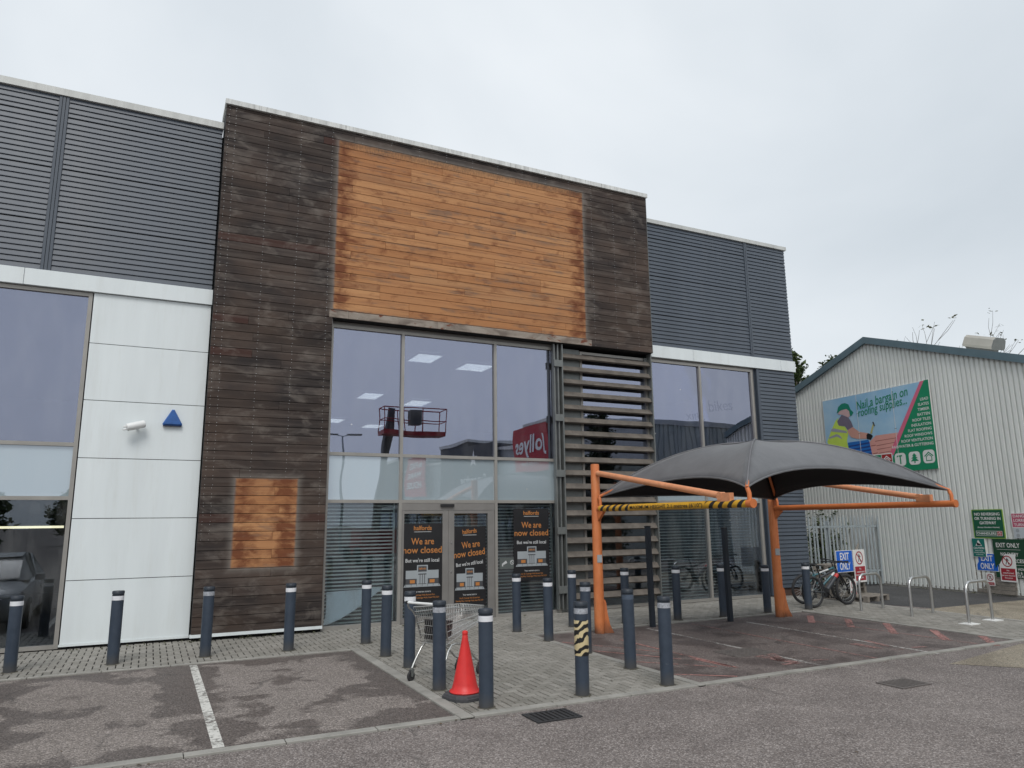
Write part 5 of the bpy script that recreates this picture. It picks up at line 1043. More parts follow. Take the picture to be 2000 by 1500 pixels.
for X, side in ((PX0, 0), (PX1, 1)):
    m = MB(); m.lathe([(0.098,0.0), (0.082,3.10), (0.076,3.12), (0.0,3.125)], (X, PYB, 0), 24); m.build('pole', MAT['pole'], can, smooth=True)
    m = MB(); ztop, zbar = 2.94, 2.275
    m.tube([(X, PYB-0.10, ztop), (X, 8.42, 2.40)], 0.052, 14); m.build('stay', MAT['orangepale'], can, smooth=True)
    m = MB(); m.box(X-0.045, X+0.045, 8.22, 8.48, 2.315, 2.44); m.lathe([(0.062,-0.05), (0.062,0.05)], (X, 8.43, 2.395), 14, axis='X'); m.build('stay_bracket', MAT['orangepale'], can)
    m = MB(); m.tube([(X, PYB-0.10, zbar), (X, PYF-0.06, zbar)], 0.056, 16); m.build('bar', MAT['orange'], can, smooth=True)
    if side == 0: m = MB(); m.tube([(X, PYB-0.16, zbar), (X, PYF+0.02, zbar)], 0.0585, 16); m.build('hazard_sleeve', MAT['hazard'], can, smooth=True)
    m = MB(); m.lathe([(0.066,-0.02), (0.066,0.03)], (X, PYF-0.07, zbar), 14, axis='Y'); m.build('end_cap', MAT['orange'], can)
    for y in (PYF-0.02, PYB-0.15): m = MB(); m.tube([(X, y, zbar+0.03), (X, y, 2.42), (X, y+(0.03 if y < 9 else 0.03), 2.49)], 0.032, 10); m.build('upright', MAT['orange'], can, smooth=True)
    m = MB(); m.prism([(-0.02,2.05), (0.16,2.20), (0.16,2.225), (-0.02,2.225)], (X, PYB-0.11, 0), (0,-1,0), (0,0,1), (1,0,0), -0.03, 0.03); m.build('gusset', MAT['orange'], can)
    # fin at the foot of the pole, towards the camera side
    fin = [(0.0,0.0), (0.20,0.0), (0.125,0.16), (0.085,0.36), (0.065,0.55), (0.045,0.60), (0.0,0.60)]
    m = MB(); m.prism(fin, (X+0.06, PYB-0.03, 0), (0.93,-0.37,0), (0,0,1), (0.37,0.93,0), -0.012, 0.012); m.build('foot_fin', MAT['pole'], can)
    q = Vector((X, PYB, 0)); dn = Vector((-X*0.55, -PYB, 0)).normalized(); rt = Vector((-dn.y, dn.x, 0)); m = MB(); Bs = Board(q+dn*0.098+Vector((0,0,1.28)), rt, dn); Bs.rect(m, -0.03, 0.06, 0, 0.14, -0.012, 0.002); m.build('sticker', MAT['print_grey'], can)
    m = MB(); m.tube([APEX-Vector((0,0,0.08)), (X, (PYB+PYF)/2, 2.6)], 0.03, 8) if False else m.tube([(X, PYB-0.12, 2.50), CORN[2 if side else 3].lerp(APEX, 0.5)+Vector((0,0,0.15)), APEX-Vector((0,0,0.05))], 0.028, 8); m.build('roof_rib', MAT['orange'], can, smooth=True)
    m = MB(); m.tube([CORN[1 if side else 0], rib(1 if side else 0, 0.5)-Vector((0,0,0.05)), APEX-Vector((0,0,0.05))], 0.026, 8); m.build('roof_rib', MAT['orange'], can, smooth=True)
Bt = Board((PX0-0.0600, 0, 2.275), (0,-1,0), (-1,0,0)); m = MB(); Bt.text(m, "MAXIMUM HEIGHT 2.1 metres (6'10\")", -9.75, -0.030, 0.085, 0.0, width=1.9, bold=0.012); m.build('lettering', MAT['black'], can)

# ================================================================== SHOPPING TROLLEY
wl = [G(797,1333), G(848,1347), G(893,1312), G(932,1319)]
tr = thing('shopping_trolley', 'chrome wire shopping trolley with curved legs behind the bollards', 'trolley', (3.72, 9.56, 0.02))
fx = ((wl[2]+wl[3])-(wl[0]+wl[1])).normalized(); tr.rotation_euler = (0, 0, math.atan2(fx.y, fx.x))
def T(name, mat, fn, smooth=True): m = MB(); fn(m); return m.build(name, MAT[mat], tr, local=True, smooth=smooth)
TW0, TW1 = 0.27, 0.215                                             # half widths, handle end / nose
def sect(s, hz):                                                    # basket: s 0 handle end .. 1 nose, hz 0 bottom .. 1 top -> half width, x, z
    hw = (TW0+(TW1-TW0)*s)*(0.80+0.20*hz); zb = 0.47+0.20*s; zt = 0.93-0.04*s; x = -0.40+0.90*s*(0.92+0.08*hz) + (-(1-hz)*(-0.10)*(1-s)); return x, hw, zb+(zt-zb)*hz
def P(s, hz, w_): x, hw, z = sect(s, hz); return Vector((x, hw*w_, z))
w0 = 0.0054
def wires(m):
    for sd in (-1, 1):
        for i in range(25): s = i/24; m.tube([P(s, 0, sd), P(s, 1, sd)], w0*0.62, 4)
        for hz in (0.16, 0.34, 0.55, 0.86): m.tube([P(0, hz, sd), P(1, hz, sd)], w0*0.8, 4)
    for i in range(15):
        w_ = -1+2*i/14
        m.tube([P(0, 0, w_), P(1, 0, w_)], w0*0.62, 4); m.tube([P(1, 0, w_), P(1, 1, w_)], w0*0.62, 4); m.tube([P(0, 0, w_), P(0, 0.92, w_)], w0*0.62, 4)
    for i in range(12): s = i/11; m.tube([P(s, 0, -1), P(s, 0, 1)], w0*0.7, 4)
    for hz in (0.25, 0.5, 0.75): m.tube([P(1, hz, -1), P(1, hz, 1)], w0*0.7, 4); m.tube([P(0, hz, -1), P(0, hz, 1)], w0*0.7, 4)
T('basket_mesh', 'chrome', wires)
T('basket_rim', 'chrome', lambda m: (m.tube([P(0,1,-1), P(1,1,-1), P(1,1,1), P(0,1,1)], 0.007, 8), m.tube([P(0,0,-1), P(1,0,-1), P(1,0,1), P(0,0,1)], 0.006, 8), m.tube([P(0.02,0.55,-1.01), P(1,0.45,-1.01)], 0.006, 6), m.tube([P(0.02,0.55,1.01), P(1,0.45,1.01)], 0.006, 6)))
T('handle', 'lightwhite', lambda m: m.tube([(-0.52,-0.25,1.0), (-0.52,0.25,1.0)], 0.017, 12))
for sd in (-1, 1):
    T('handle_end', 'black', lambda m: m.tube([(-0.52,sd*0.25,1.0), (-0.52,sd*0.285,1.0)], 0.021, 12))
    T('handle_arm', 'chrome', lambda m: m.tube([(-0.52,sd*0.262,0.99), (-0.49,sd*0.27,0.93), (-0.41,sd*0.275,0.88), (-0.36,sd*0.262,0.80), (-0.28,sd*0.235,0.52)], 0.010, 8))
    T('leg', 'chrome', lambda m: m.tube([(-0.42,sd*0.265,0.155), (-0.36,sd*0.258,0.26), (-0.27,sd*0.24,0.40), (-0.20,sd*0.225,0.455), (-0.10,sd*0.215,0.465), (0.05,sd*0.21,0.44), (0.22,sd*0.20,0.32), (0.36,sd*0.19,0.20), (0.42,sd*0.19,0.17), (0.44,sd*0.19,0.155)], 0.0135, 10))
    for x, yy in ((-0.42, 0.265), (0.44, 0.19)):
        cst = T('castor', 'steelgrey', lambda m: (m.tube([(x,sd*yy,0.135), (x,sd*yy,0.165)], 0.022, 10), m.prism([(-0.03,0.06), (0.0,0.05), (0.03,0.145), (-0.03,0.145)], (x,sd*yy,0), (1,0,0), (0,0,1), (0,1,0), -0.024, -0.019), m.prism([(-0.03,0.06), (0.0,0.05), (0.03,0.145), (-0.03,0.145)], (x,sd*yy,0), (1,0,0), (0,0,1), (0,1,0), 0.019, 0.024)), False)
        m = MB(); m.lathe([(0.02,-0.016), (0.058,-0.016), (0.064,-0.009), (0.064,0.009), (0.058,0.016), (0.02,0.016)], (x-0.015,sd*yy,0.064), 20, axis='Y'); m.build('wheel', MAT['rubber'], cst, local=True, smooth=True)
T('cross_tube', 'chrome', lambda m: (m.tube([(-0.20,-0.225,0.455), (-0.20,0.225,0.455)], 0.012, 8), m.tube([(0.36,-0.19,0.20), (0.36,0.19,0.20)], 0.010, 8)))
T('child_seat', 'black', lambda m: m.prism([(-0.30,0.52), (-0.12,0.55), (-0.10,0.75), (-0.30,0.77)], (0,0,0), (1,0,0), (0,0,1), (0,1,0), -0.16, 0.16), False)
T('seat_flap_wires', 'chrome', lambda m: [m.tube([(-0.34,-0.2+0.05*i,0.93), (-0.12,-0.18+0.045*i,0.58)], 0.003, 4) for i in range(9)])

# ================================================================== CONE
c = G(908, 1366); t = thing('traffic_cone', 'red plastic traffic cone on a grey rubber base', 'traffic cone', (c.x, c.y, 0.022), rotz=0.25)
m = MB(); b = 0.235; q = 0.10
o8 = [(-b,-b+q), (-b+q,-b), (b-q,-b), (b,-b+q), (b,b-q), (b-q,b), (-b+q,b), (-b,b-q)]
vs = [(x*s_, y*s_, z) for s_, z in ((1,0.0), (1,0.03), (0.93,0.033), (0.90,0.055), (0.82,0.062)) for x, y in o8]
m.add(vs, [(r*8+i, r*8+(i+1) % 8, (r+1)*8+(i+1) % 8, (r+1)*8+i) for r in range(4) for i in range(8)]+[tuple(range(7,-1,-1)), tuple(range(32,40))]); m.build('base', MAT['conebase'], t, local=True)
m = MB(); m.lathe([(0.178,0.0625), (0.186,0.075), (0.178,0.088), (0.160,0.10), (0.142,0.16), (0.038,0.655), (0.033,0.70), (0.031,0.705), (0.0345,0.715), (0.0355,0.735), (0.029,0.752), (0.018,0.756)], n=36)
for v in m.v:                                                       # a dented, flattened lower wall
    a = math.atan2(v.y, v.x)
    if 0.1 < v.z < 0.4 : v.x *= 1-0.05*math.sin(3*a)*(0.4-v.z); v.y *= 1-0.10*math.cos(2*a+1)*(0.4-v.z)
m.build('cone_body', MAT['red'], t, local=True, smooth=True)

# ================================================================== CYCLE STANDS
for i, (a, b, lb) in enumerate((((1683,1195), (1725,1190), 'stainless hoop cycle stand nearest the bicycles'), ((1782,1206), (1826,1199), 'middle stainless hoop cycle stand'), ((1894,1221), (1943,1213), 'stainless hoop cycle stand with white square foot plates'))):
    p, q = G(*a), G(*b); dv = (q-p); L = 0.80 if i == 0 else dv.length*0.93; dv.normalize(); q = p+dv*L; t = thing('cycle_stand', lb, 'cycle stand', tuple((p+q)/2), 'hoop cycle stands'); R = 0.20; Hh = 0.80; path = [p+Vector((0,0,0.0)), p+Vector((0,0,Hh-R))]
    for kx in range(1, 8): an = math.pi/2*kx/8; path.append(p+dv*(R-R*math.cos(an))+Vector((0,0,Hh-R+R*math.sin(an))))
    for kx in range(0, 9): an = math.pi/2*kx/8; path.append(q-dv*(R-R*math.sin(an))+Vector((0,0,Hh-R+R*math.cos(an))))
    path.append(q); m = MB(); m.tube(path, 0.029, 14); m.build('hoop', MAT['stainless'], t, smooth=True)
    if i == 2:
        for s in (p, q): m = MB(); m.box(s.x-0.15, s.x+0.15, s.y-0.12, s.y+0.12, 0.015, 0.034); m.build('foot_plate', MAT['sign_white'], t)

# ================================================================== BICYCLES
def bicycle(label, p_rear, p_front, frame, accent, lean, battery):
    d = (p_front-p_rear); WB = 1.14; mid = (p_rear+p_front)/2
    t = thing('bicycle', label, 'bicycle', (mid.x, mid.y, 0.02)); t.rotation_euler = (lean, 0, math.atan2(d.y, d.x)); R = 0.355; x0, x1 = -WB/2, WB/2
    def T(name, mat, fn, smooth=True, par=None): m = MB(); fn(m); return m.build(name, mat if not isinstance(mat, str) else MAT[mat], par or t, local=True, smooth=smooth)
    for x in (x0, x1):
        ty = T('wheel', 'rubber', lambda m: m.tube([(x+(R-0.033)*math.cos(a*math.pi/20), 0, R+(R-0.033)*math.sin(a*math.pi/20)) for a in range(40)], 0.034, 8, closed=True))
        T('rim', 'steelgrey', lambda m: m.tube([(x+(R-0.06)*math.cos(a*math.pi/16), 0, R+(R-0.06)*math.sin(a*math.pi/16)) for a in range(32)], 0.011, 6, closed=True), par=ty)
        T('spokes', 'stainless', lambda m: [m.tube([(x+0.02*math.cos(a*math.pi/12+0.8*(-1)**a), 0.02*(-1)**a, R+0.02*math.sin(a*math.pi/12+0.8*(-1)**a)), (x+(R-0.06)*math.cos(a*math.pi/12), 0, R+(R-0.06)*math.sin(a*math.pi/12))], 0.0015, 3) for a in range(24)], par=ty)
        T('hub', 'black', lambda m: m.lathe([(0.022,-0.05), (0.022,0.05)], (x,0,R), 12, axis='Y'), par=ty); T('brake_disc', 'stainless', lambda m: m.lathe([(0.085,0.030), (0.085,0.033)], (x,0,R), 18, axis='Y'), par=ty)
    bb, sc0, st, ht, hb = Vector((-0.14,0,0.33)), Vector((-0.29,0,0.72)), Vector((-0.34,0,0.86)), Vector((0.29,0,0.86)), Vector((0.335,0,0.72))
    T('frame', frame, lambda m: (m.tube([bb, sc0], 0.020, 10), m.tube([sc0+Vector((0.01,0,-0.06)), ht+Vector((0.005,0,-0.03))], 0.021, 10), m.tube([bb, hb], 0.046 if battery else 0.026, 12), m.tube([ht, hb], 0.025, 10), m.tube([bb+Vector((0,0.03,0)), (x0,0.06,R)], 0.012, 8), m.tube([bb+Vector((0,-0.03,0)), (x0,-0.06,R)], 0.012, 8), m.tube([sc0+Vector((0.01,0.02,-0.05)), (x0,0.06,R)], 0.011, 8), m.tube([sc0+Vector((0.01,-0.02,-0.05)), (x0,-0.06,R)], 0.011, 8)))
    T('fork', 'black', lambda m: [m.tube([hb+Vector((0.005,s*0.055,0)), (x1-0.08,s*0.06,R+0.17), (x1,s*0.06,R)], [0.019,0.019,0.014], 8) for s in (-1,1)]+[m.tube([hb+Vector((0.005,-0.06,0)), hb+Vector((0.005,0.06,0))], 0.02, 8)])
    T('handlebar', 'black', lambda m: (m.tube([ht, ht+Vector((-0.03,0,0.10)), ht+Vector((0.05,0,0.12))], 0.016, 8), m.tube([ht+Vector((-0.02,-0.36,0.15)), ht+Vector((0.04,-0.15,0.14)), ht+Vector((0.05,0,0.12)), ht+Vector((0.04,0.15,0.14)), ht+Vector((-0.02,0.36,0.15))], 0.013, 8)))
    for s in (-1, 1): T('grip', 'rubber', lambda m: (m.tube([ht+Vector((-0.02,s*0.38,0.15)), ht+Vector((0.005,s*0.26,0.145))], 0.019, 8), m.tube([ht+Vector((0.03,s*0.24,0.135)), ht+Vector((0.07,s*0.34,0.11))], 0.007, 6)))
    T('saddle', 'black', lambda m: m.add([(sc0.x-0.19,-0.075,0.93), (sc0.x-0.19,0.075,0.93), (sc0.x-0.02,0.045,0.925), (sc0.x+0.11,0.018,0.92), (sc0.x+0.11,-0.018,0.92), (sc0.x-0.02,-0.045,0.925), (sc0.x-0.20,-0.06,0.965), (sc0.x-0.20,0.06,0.965), (sc0.x-0.02,0.03,0.95), (sc0.x+0.12,0.012,0.945), (sc0.x+0.12,-0.012,0.945), (sc0.x-0.02,-0.03,0.95)], [(5,4,3,2,1,0), (6,7,8,9,10,11)]+[(i,(i+1) % 6,(i+1) % 6+6,i+6) for i in range(6)]))
    T('seat_post', 'black', lambda m: m.tube([sc0, sc0+(sc0-bb).normalized()*0.23], 0.014, 8))
    T('chainset', 'black', lambda m: (m.lathe([(0.09,-0.045), (0.09,-0.04)], bb, 20, axis='Y'), m.tube([bb+Vector((0,-0.06,0)), bb+Vector((0.12,-0.06,-0.12))], 0.012, 6), m.tube([bb+Vector((0,0.06,0)), bb+Vector((-0.12,0.06,0.12))], 0.012, 6), m.box(bb.x+0.07,bb.x+0.17,-0.15,-0.06,bb.z-0.135,bb.z-0.11), m.box(bb.x-0.17,bb.x-0.07,0.06,0.15,bb.z+0.11,bb.z+0.135), m.tube([(bb.x,-0.043,bb.z+0.09), (x0,-0.043,R+0.05)], 0.005, 4), m.tube([(bb.x,-0.043,bb.z-0.09), (x0,-0.043,R-0.05)], 0.005, 4)))
    T('frame_decal', accent, lambda m: (m.tube([bb.lerp(hb,0.80), bb.lerp(hb,0.97)], 0.048 if battery else 0.028, 10), m.tube([sc0.lerp(ht,0.3)+Vector((0,0,-0.045)), sc0.lerp(ht,0.75)+Vector((0,0,-0.035))], 0.0222, 10) if not battery else None))
    return t
bk1 = paint('dark_bike_paint', (0.045, 0.05, 0.058), 0.35); acc1 = paint('red_bike_decal', (0.55, 0.05, 0.05), 0.4); bk2 = paint('teal_bike_paint', (0.06, 0.16, 0.19), 0.35); acc2 = paint('white_bike_decal', (0.7, 0.7, 0.7), 0.4)
bicycle('black mountain bicycle with red frame decal, nearest the camera', G(1592,1189), G(1655,1183), bk1, acc1, -0.03, True)
bicycle('teal and white bicycle half hidden behind the black one', G(1581,1181), G(1640,1178), bk2, acc2, 0.06, False)

# ================================================================== PALLETS AND SIGNS BY THE BICYCLES
def pallet(loc, rz, label, mat='palletwood'):
    t = thing('pallet', label, 'pallet', loc, 'wooden pallets by the fence', rz); L, W = 1.0, 0.8
    for i in range(6): m = MB(); y = -W/2+0.05+i*(W-0.10)/5; m.box(-L/2, L/2, y-0.048, y+0.048, 0.118, 0.140); m.build('deck_board', MAT[mat], t, local=True)
    for x in (-L/2+0.05, 0, L/2-0.05):
        m = MB(); m.box(x-0.049, x+0.049, -W/2, W/2, 0.098, 0.1175); m.box(x-0.049, x+0.049, -W/2, W/2, 0.0, 0.018); m.build('bearer', MAT[mat], t, local=True)
        for y in (-W/2+0.06, 0, W/2-0.06): m = MB(); m.box(x-0.048, x+0.048, y-0.058, y+0.058, 0.0185, 0.0975); m.build('block', MAT[mat], t, local=True)
    return t
pc = G(1672, 1172); pang = math.radians(8)
names = ['lowest pallet of the stack behind the bicycles', 'second lowest pallet of the stack behind the bicycles', 'third pallet up in the stack behind the bicycles', 'fourth pallet up in the stack behind the bicycles', 'fifth pallet up in the stack behind the bicycles', 'topmost pallet of the stack behind the bicycles']
for i, nme in enumerate(names): pallet((pc.x+random.uniform(-.03,.03)+0.1, pc.y+0.52+random.uniform(-.03,.03), 0.006+i*0.142), pang+random.uniform(-.04,.04), 'grey wooden '+nme)
p2 = G(1712, 1176); pallet((p2.x+0.1, p2.y+0.45, 0.006), 0.15, 'single grey pallet on the ground right of the stack')
PB = Board(Vector((pc.x-0.55, pc.y-0.075, 0.0)), (math.cos(pang), math.sin(pang), 0), (math.sin(pang), -math.cos(pang), 0))
f0 = on_plane((1635.5, 1119), PB); f1 = on_plane((1668, 1118), PB)
hoard_signs(PB, 1.0, f0, second=on_plane((1661, 1163), PB), where='the pallet stack behind the bicycles', sc_=(f1[0]-f0[0])/0.5)
m = MB(); a = AY(1668, 1092, 13.9); b = AY(1676, 1062, 14.0); m.tube([G(1660,1150), a, b], [0.035,0.035,0.02], 6); tag(m.build('timber_offcut', MAT['palletwood']), 'thin grey timber offcut leaning up behind the red prohibition sign', 'timber')
hp = G(1990, 1170); pallet((hp.x+0.7, hp.y-0.6, 0.006), -1.4, 'black stained pallet lying under the grey hoarding at the right edge', 'palletwood')

# ================================================================== TREES
def leaves(m, pts, size, n, spread):
    for c in pts:
        for _ in range(n):
            p = c+Vector((random.gauss(0,spread), random.gauss(0,spread), random.gauss(0,spread*0.8))); s = size*random.uniform(0.6,1.4)
            a = Vector((random.uniform(-1,1), random.uniform(-1,1), random.uniform(-0.6,0.6))).normalized(); b = a.cross(Vector((random.uniform(-1,1), random.uniform(-1,1), 1))).normalized()
            m.add([p-a*s, p+b*s*0.5, p+a*s, p-b*s*0.5], [(0,1,2,3)])
def tree(name, label, base, h, r, n, leafsize, mat, kind='round', sparse=1.0, group=None, crown0=0.25):
    t = thing(name, label, 'tree', base, group); B0 = Vector(base); tr_ = MB(); cl_ = []
    path = [B0+Vector((random.uniform(-.15,.15)*i, random.uniform(-.15,.15)*i, h*0.93*i/6)) for i in range(7)]; tr_.tube(path, [h*0.022*(1-i/7.2) for i in range(7)], 8)
    for i in range(n):
        f = crown0+(1-crown0)*(i+random.random())/n; an = random.uniform(0, 6.28)
        rr = r*(math.sin(math.pi*min(1, max(0.06, (f-crown0)/(1-crown0)*0.88+0.10)))**0.7 if kind == 'round' else (1.06-f)) * random.uniform(0.45, 1.05)
        st = B0+Vector((0,0,h*max(0.12, f-0.10))); en = B0+Vector((math.cos(an)*rr, math.sin(an)*rr, h*f)); md_ = st.lerp(en, 0.5)+Vector((random.uniform(-.2,.2), random.uniform(-.2,.2), random.uniform(0,.25)))
        tr_.tube([st, md_, en], [h*0.006, h*0.004, h*0.0018], 4); cl_ += [en, md_.lerp(en, 0.5), en+Vector((random.gauss(0,r*0.14), random.gauss(0,r*0.14), random.gauss(0,r*0.12)))]
    tr_.build('trunk', MAT['bark'], t); m = MB(); leaves(m, cl_, leafsize, max(1, int(26*sparse)), r*0.13); m.build('crown', MAT[mat], t); return t
def at_px(px, Y): d = ray(*px); tt = Y/d.y; return d.x*tt, Y, CAMH+d.z*tt
x, y, z = at_px((1545, 688), 27); tree('broadleaf_tree', 'leafy green tree right behind the shop corner', (x, y, 0), z, 0.95, 60, 0.13, 'leaf', crown0=0.3)
x, y, z = at_px((1618, 700), 34); tree('broadleaf_tree', 'green tree tops peeping over the left slope of the shed roof', (x, y, 0), z, 1.3, 50, 0.14, 'leaf', crown0=0.4)
# nearly bare tree behind the shed: branching twigs
x, y, z = at_px((1815, 640), 25.5); t = thing('bare_tree', 'nearly bare twiggy tree showing above the shed roof', 'tree', (x, y, 0)); mbt = MB(); tips = []
def twig(p, d, L, r, lv):
    e = p+d*L; mid = p.lerp(e, 0.5)+Vector((random.uniform(-1,1), random.uniform(-1,1), 0))*L*0.07; mbt.tube([p, mid, e], [r, r*0.8, r*0.55], 5 if lv < 2 else 4)
    if lv >= 5: tips.append(e); return
    for _ in range(3 if lv < 2 else 2): nd_ = (d+Vector((random.uniform(-1,1), random.uniform(-1,1), random.uniform(-0.15,0.45)))*0.48).normalized(); twig(e, nd_, L*random.uniform(0.58,0.86), r*0.56, lv+1)
for dx in (-1.6, 0.4, 2.6): twig(Vector((x+dx*0.85, y-dx*0.5, 0)), Vector((dx*0.03, 0, 1)).normalized(), z*0.300*random.uniform(0.94,1.02), 0.22, 0)
mbt.build('trunk', MAT['bark'], t); m = MB(); random.shuffle(tips); leaves(m, tips[:len(tips)//3], 0.11, 5, 0.16); m.build('crown', MAT['dullleaf'], t)
# shrubs behind the palisade
for px, lb in (((1612, 1100), 'green shrub growing behind the left of the palisade fence'), ((1640, 1105), 'green shrub behind the fence nearest the exit sign')):
    g = AY(px[0], px[1], 17.6); t = thing('shrub', lb, 'shrub', (g.x, 17.6, 0)); m = MB(); pts = [Vector((g.x+random.gauss(0,0.45), 17.6+random.gauss(0,0.3), abs(random.gauss(1.0,0.5)))) for _ in range(60)]; leaves(m, pts, 0.07, 22, 0.14); m.build('foliage', MAT['leaf'], t)
    m = MB(); [m.tube([(g.x+random.uniform(-.1,.1), 17.6, 0), p], 0.012, 4) for p in pts[:14]]; m.build('stems', MAT['bark'], t)
# weeds along the foot of the walls
m = MB()
for _ in range(60):
    if random.random() < 0.6: xx = random.choice((random.uniform(0.8,3.0), random.uniform(-1.2,0.8), random.uniform(3.1,8.4))); yy = 14.47+random.uniform(-.04,.03)
    else: xx, yy = SP3(random.uniform(-1.5,3), 0, 0.12).xy
    leaves(m, [Vector((xx, yy, 0.035))], 0.022, 5, 0.022)
w_ = m.build('weeds', MAT['dullleaf'], kind='stuff')

# ================================================================== WHAT STANDS BEHIND THE CAMERA (seen mirrored in the glass)
def virt(p): return Vector((p.x, 2*YG-p.y, p.z))                    # place whose mirror image is p
# retail terrace along X = 25, facing the car park
RX = 25.0
row = thing('retail_terrace', 'dark retail terrace with red and black shop signs mirrored in the glazing', 'building', (RX, -30, 0))
MAT['rowdark'] = paint('charcoal_cladding', (0.035, 0.038, 0.045), 0.5, 0, 0.15, 1.0); MAT['rowgrey'] = paint('grey_cladding', (0.26, 0.28, 0.29), 0.5, 0, 0.1, 1.0); MAT['signred'] = paint('shop_sign_red', (0.42, 0.012, 0.020), 0.45)
for y0, y1, z1, mt in ((-12.5, -19.2, 8.9, 'rowdark'), (-19.21, -30, 7.6, 'rowgrey'), (-30.01, -37.5, 8.9, 'rowdark'), (-37.51, -50, 7.6, 'rowgrey'), (-50.01, -58, 8.9, 'rowdark')):
    m = MB(); dx = 0.0 if mt == 'rowdark' else 0.5; m.box(RX+dx, RX+14, y1, y0, 0, z1); m.build('unit_wall', MAT[mt], row)
    m = MB(); m.box(RX+dx-0.1, RX+14.1, y1, y0, z1, z1+0.25); m.build('parapet', MAT['coping'], row)
    n = max(2, int((y0-y1)/2.4))
    for i in range(n): a = y1+0.3+i*(y0-y1-0.6)/n; m = MB(); m.box(RX+dx-0.03, RX+dx-0.001, a+0.06, a+(y0-y1-0.6)/n-0.06, 0.1, 3.0); m.build('shop_window', MAT['glasslow'], row)
m = MB(); m.box(RX-2.6, RX-0.12, -50, -19.25, 3.3, 3.55); m.build('walkway_roof', MAT['white'], row)
for i in range(8): m = MB(); m.box(RX-2.5, RX-2.35, -49.5+i*4.2, -49.35+i*4.2, 0, 3.29); m.build('walkway_post', MAT['frame'], row)
def rowsign(pa, pb, mat, name):                                     # corners given as mirror-image pixels
    a, b = virt(AX(pa[0], pa[1], RX-0.15)), virt(AX(pb[0], pb[1], RX-0.15)); y0, y1 = max(a.y, b.y), min(a.y, b.y); z0, z1 = min(a.z, b.z), max(a.z, b.z)
    Bb = Board((RX-0.15, y0, z0), (0,-1,0), (-1,0,0)); m = MB(); Bb.rect(m, 0, y0-y1, 0, z1-z0, -0.14, 0.0); m.build(name, MAT[mat], row); return Bb, y0-y1, z1-z0
Bb, W_, H_ = rowsign((1006, 842), (1072, 915), 'signred', 'sign_board')
m = MB(); Bb.text(m, 'Jollyes', W_*0.5, H_*0.45, H_*0.42, 0.03, width=W_*0.82, bold=0.02); m.build('sign_lettering', MAT['sign_white'], row); m = MB(); Bb.text(m, 'The Pet People', W_*0.5, H_*0.15, H_*0.14, 0.03, width=W_*0.5); m.build('sign_lettering', MAT['sign_white'], row)
Bb, W_, H_ = rowsign((890, 880), (965, 950), 'rowdark', 'sign_board')
m = MB(); Bb.text(m, 'Superdrug', W_*0.5, H_*0.12, H_*0.28, 0.03, width=W_*0.62, bold=0.01); m.build('sign_lettering', MAT['sign_white'], row)
st5 = [((0.20 if i % 2 == 0 else 0.085)*math.sin(i*math.pi/5), (0.20 if i % 2 == 0 else 0.085)*math.cos(i*math.pi/5)) for i in range(10)]; m = MB(); Bb.poly(m, [(W_*0.5+x*H_, H_*0.68+y*H_) for x, y in st5], 0.03); m.build('sign_star', MAT['sign_white'], row)
Bb, W_, H_ = rowsign((792, 897), (832, 968), 'signred', 'sign_board')
for i, w_ in enumerate(('the FOOD', 'WARE', 'HOUSE')): m = MB(); Bb.text(m, w_, W_*0.5, H_*(0.70-i*0.27), H_*0.22, 0.03, width=W_*0.7, bold=0.02); m.build('sign_lettering', MAT['sign_white'], row)
# corrugated warehouse mirrored in the right hand window
wh = thing('warehouse', 'long grey corrugated warehouse mirrored in the right window', 'building', (30, -0.5, 0))
m = MB(); vs = []; xx = 22.6
while xx < 44:
    for a, d in ((0,0), (0.3,0), (0.42,0.05), (0.88,0.05)): vs.append((xx+a*0.3, -0.5+d))
    xx += 0.3
m.add([(x, y, z) for x, y in vs for z in (0, 6.9)], [(2*i, 2*i+1, 2*i+3, 2*i+2) for i in range(len(vs)-1)]); m.build('wall_sheet', paint('warehouse_sheet', (0.22, 0.25, 0.25), 0.5, 0, 0.08, 1.0), wh)
m = MB(); m.box(22.55, 44.1, -8, -0.38, 6.9, 7.15); m.box(22.55, 22.7, -8, -0.55, 0, 6.89); m.build('roof', MAT['rowgrey'], wh)
tree('conifer_tree', 'dark pointed conifer mirrored in the right window', (17.6, 2.6, 0), 6.6, 1.25, 150, 0.10, 'leafdark', kind='cone', crown0=0.05)
for i, (x, y, h) in enumerate(((-8.8, -21, 4.0), (-15, -18, 5.0), (2, -46, 5.5), (9, -58, 9.5), (-7, -52, 5.0), (16, -66, 9), (-20, -30, 8))):
    tree('broadleaf_tree', ('tree mirrored in the lower left window', 'wide tree farther left in the mirrored car park', 'first tree of the far mirrored row', 'second tree of the far mirrored row', 'third tree of the far mirrored row', 'fourth tree of the far mirrored row', 'tree at the far left of the mirrored car park')[i], (x, y, 0), h, h*0.36, 45, 0.20, 'leaf', group='trees behind the car park')
# lamp post
lp = virt(AY(672, 850, 2*YG+22)); t = thing('lamp_post', 'twin-arm grey car park lamp post mirrored in the left upper pane', 'lamp post', (lp.x, lp.y, 0))
m = MB(); m.tube([(lp.x, lp.y, 0), (lp.x, lp.y, lp.z)], [0.11, 0.06], 10); m.build('column', MAT['galv'], t)
for sgn in (-1, 1): m = MB(); m.tube([(lp.x, lp.y, lp.z-0.05), (lp.x+sgn*0.5, lp.y, lp.z+0.08)], 0.035, 8); m.build('arm', MAT['galv'], t); m = MB(); m.box(lp.x+sgn*0.8-0.42, lp.x+sgn*0.8+0.42, lp.y-0.15, lp.y+0.15, lp.z+0.05, lp.z+0.15); m.build('lamp_head', MAT['steelgrey'], t)
